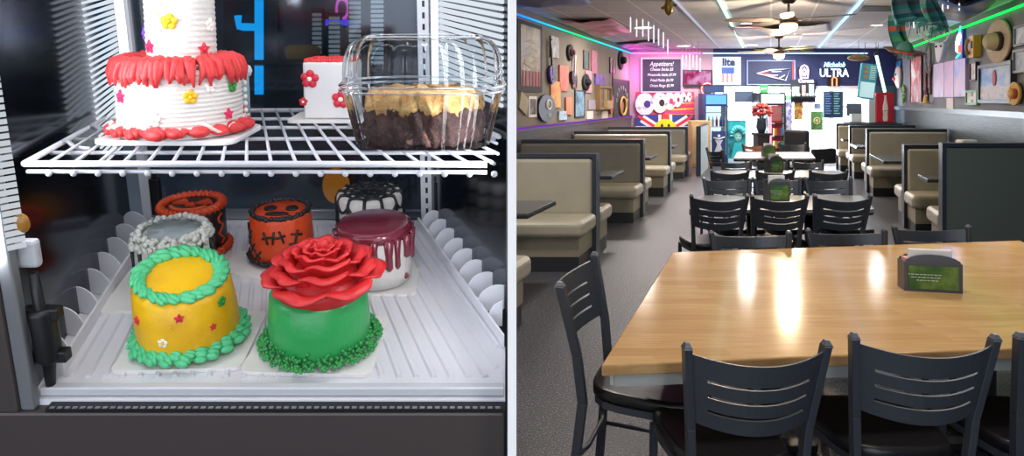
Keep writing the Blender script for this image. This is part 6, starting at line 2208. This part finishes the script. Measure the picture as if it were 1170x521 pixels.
poster('picture_frame', 'small pale blue framed card below the dream catcher', 'card', 'R', (1057, 101, 1061.5, 116), mat('card_blue', '#8aa8b8', .6), fr_black, .015, .03)
t = thing('straw_doll', 'tiny straw hat ornament hanging below the dream catcher', 'ornament', on_right(1065, 115) - V3((.13, 0, 0)), (0, 0, AR))
g = M(); g.lathe([(.10, -.06), (.10, -.04), (.045, -.03), (.03, .06), (.012, .12)], 18); g.build('straw_cone', mat('straw_gold', '#c9a25a', .8), t)
g = M(); g.tube([(0, 0, .12), (0, 0, .2)], .006, 4); g.build('loop', fr_black, t)
# mask and green ornaments by the corner
t = thing('wall_mask', 'white and red painted mask on the grey wall near the red bottle box', 'mask', on_right(1030, 88), (0, 0, AR))
g = M(); g.ball((0, -.06, 0), .24, 20, 14, sc=(1, .35, 1.15)); face = g.build('mask_face', mat('mask_white', '#b9aea8', .5), t)
for sx in (-1, 1):
    g = M(); g.ball((sx * .09, -.135, .06), .04, 10, 6, sc=(1.2, .4, .8)); g.build('mask_eye', fr_black, face)
g = M(); g.ball((0, -.15, -.04), .05, 10, 8); g.ball((-.1, -.12, -.08), .06, 10, 8, sc=(1, .5, 1)); g.build('red_nose', mat('mask_red', '#a8303c', .5), face)
t = thing('wall_ornament', 'green and yellow beaded garland under the painted mask', 'garland', on_right(1035, 107), (0, 0, AR))
g = M()
for k in range(46):
    a_ = rnd.uniform(0, 2 * PI)
    g.ball((.13 * math.cos(a_) * rnd.uniform(.5, 1), -.05, .2 * math.sin(a_) * rnd.uniform(.5, 1)), rnd.uniform(.02, .035), 7, 5, mi=rnd.randrange(3))
g.build('beads', [mat('bead_green', '#2f9a4a', .4), mat('bead_yellow', '#b9a83a', .4), mat('bead_dark', '#2a4a3a', .4)], t)
t, w, h = poster('wall_banner', 'blue window-like picture with dark bars near the corner of grey wall', 'picture', 'R', (1024.5, 68, 1031, 92), mat('pic_blue', '#2f6fb0', .5), fr_black, .03, .03)
# red sombrero under the ceiling blanket
p = at(1033, 60, 10.1)
t = thing('sombrero', 'red and orange sombrero hanging from the ceiling under the striped blanket', 'hat', p, (math.radians(15), math.radians(6), 0))
g = M(); g.lathe([(.26, .035), (.28, .03), (.20, -.01), (.12, -.015), (.12, 0), (.2, .005)], 36); g.build('brim', art('sombrero_red', ['#a8483a', '#c9704a', '#7a3a3a', '#8a9a6a'], 9), t)
g = M(); g.lathe([(.12, -.01), (.1, .09), (.06, .15), (.01, .17)], 24); g.build('crown', mat('sombrero_crown', '#4f8a80', .7), t)
g = M(); g.tube([(0, 0, .16), (0, 0, HC - p.z)], .004, 4); g.build('cord', fr_black, t)
t = thing('hanging_boat', 'striped paper lantern hanging over the slanting menu board', 'lantern', at(981, 66, 15.2))
t.name = 'paper_lantern'
g = M(); g.ball((0, 0, 0), .1, 18, 10, sc=(2.4, 1, .7)); g.build('lantern_body', art('lantern', ['#c9a84a', '#a84a4a', '#5a8a5a', '#d0b05a'], 10), t)
g = M(); g.tube([(0, 0, .05), (0, 0, HC - t.location.z)], .005, 4); g.build('cord', fr_black, t)
# ceiling air vent
p = on_ceiling(1006, 8)
t = thing('air_vent', 'grey louvred air vent in the ceiling beside the teal blanket', 'air vent', (p.x, p.y, HC))
g = M(); g.box(-.32, .32, -.3, .3, -.015, 0, sk=S); g.build('frame', white_trim, t)
g = M()
for k in range(9): g.box(-.27, .27, -.26 + k * .06, -.22 + k * .06, -.03, -.012, sk=S)
g.build('louvres', mat('vent_dark', '#55555c', .5), t)
# gold ornament hanging near the ceiling
t = thing('ceiling_ornament', 'gold figure ornament hanging from the ceiling by the icicle lights', 'ornament', at(764, 8, 8.0))
g = M(); g.ball((0, 0, .0), .05, 12, 8, sc=(1, 1, 2.0)); g.ball((.02, 0, .1), .035, 10, 8); g.tube([(-.08, 0, -.02), (0, 0, .04), (.09, 0, .02)], .018, 6); g.build('figure', mat('ornament_gold', '#a8843c', .35, metal=.6), t)
g = M(); g.tube([(0, 0, .1), (0, 0, HC - t.location.z)], .004, 4); g.build('cord', fr_black, t)
# paper parcel on the bench
o = M().prism([(-.1, -.06, 0), (.1, -.06, 0), (.12, .06, 0), (-.12, .06, 0)], (0, 0, .06)).build('napkin_pack', nap, None, V3((gx(1105, 8.86), 8.86, 1.046)), bevel=.02)
tag(o, 'white paper pack lying on top of the champagne bench beyond the tall one', 'paper pack')
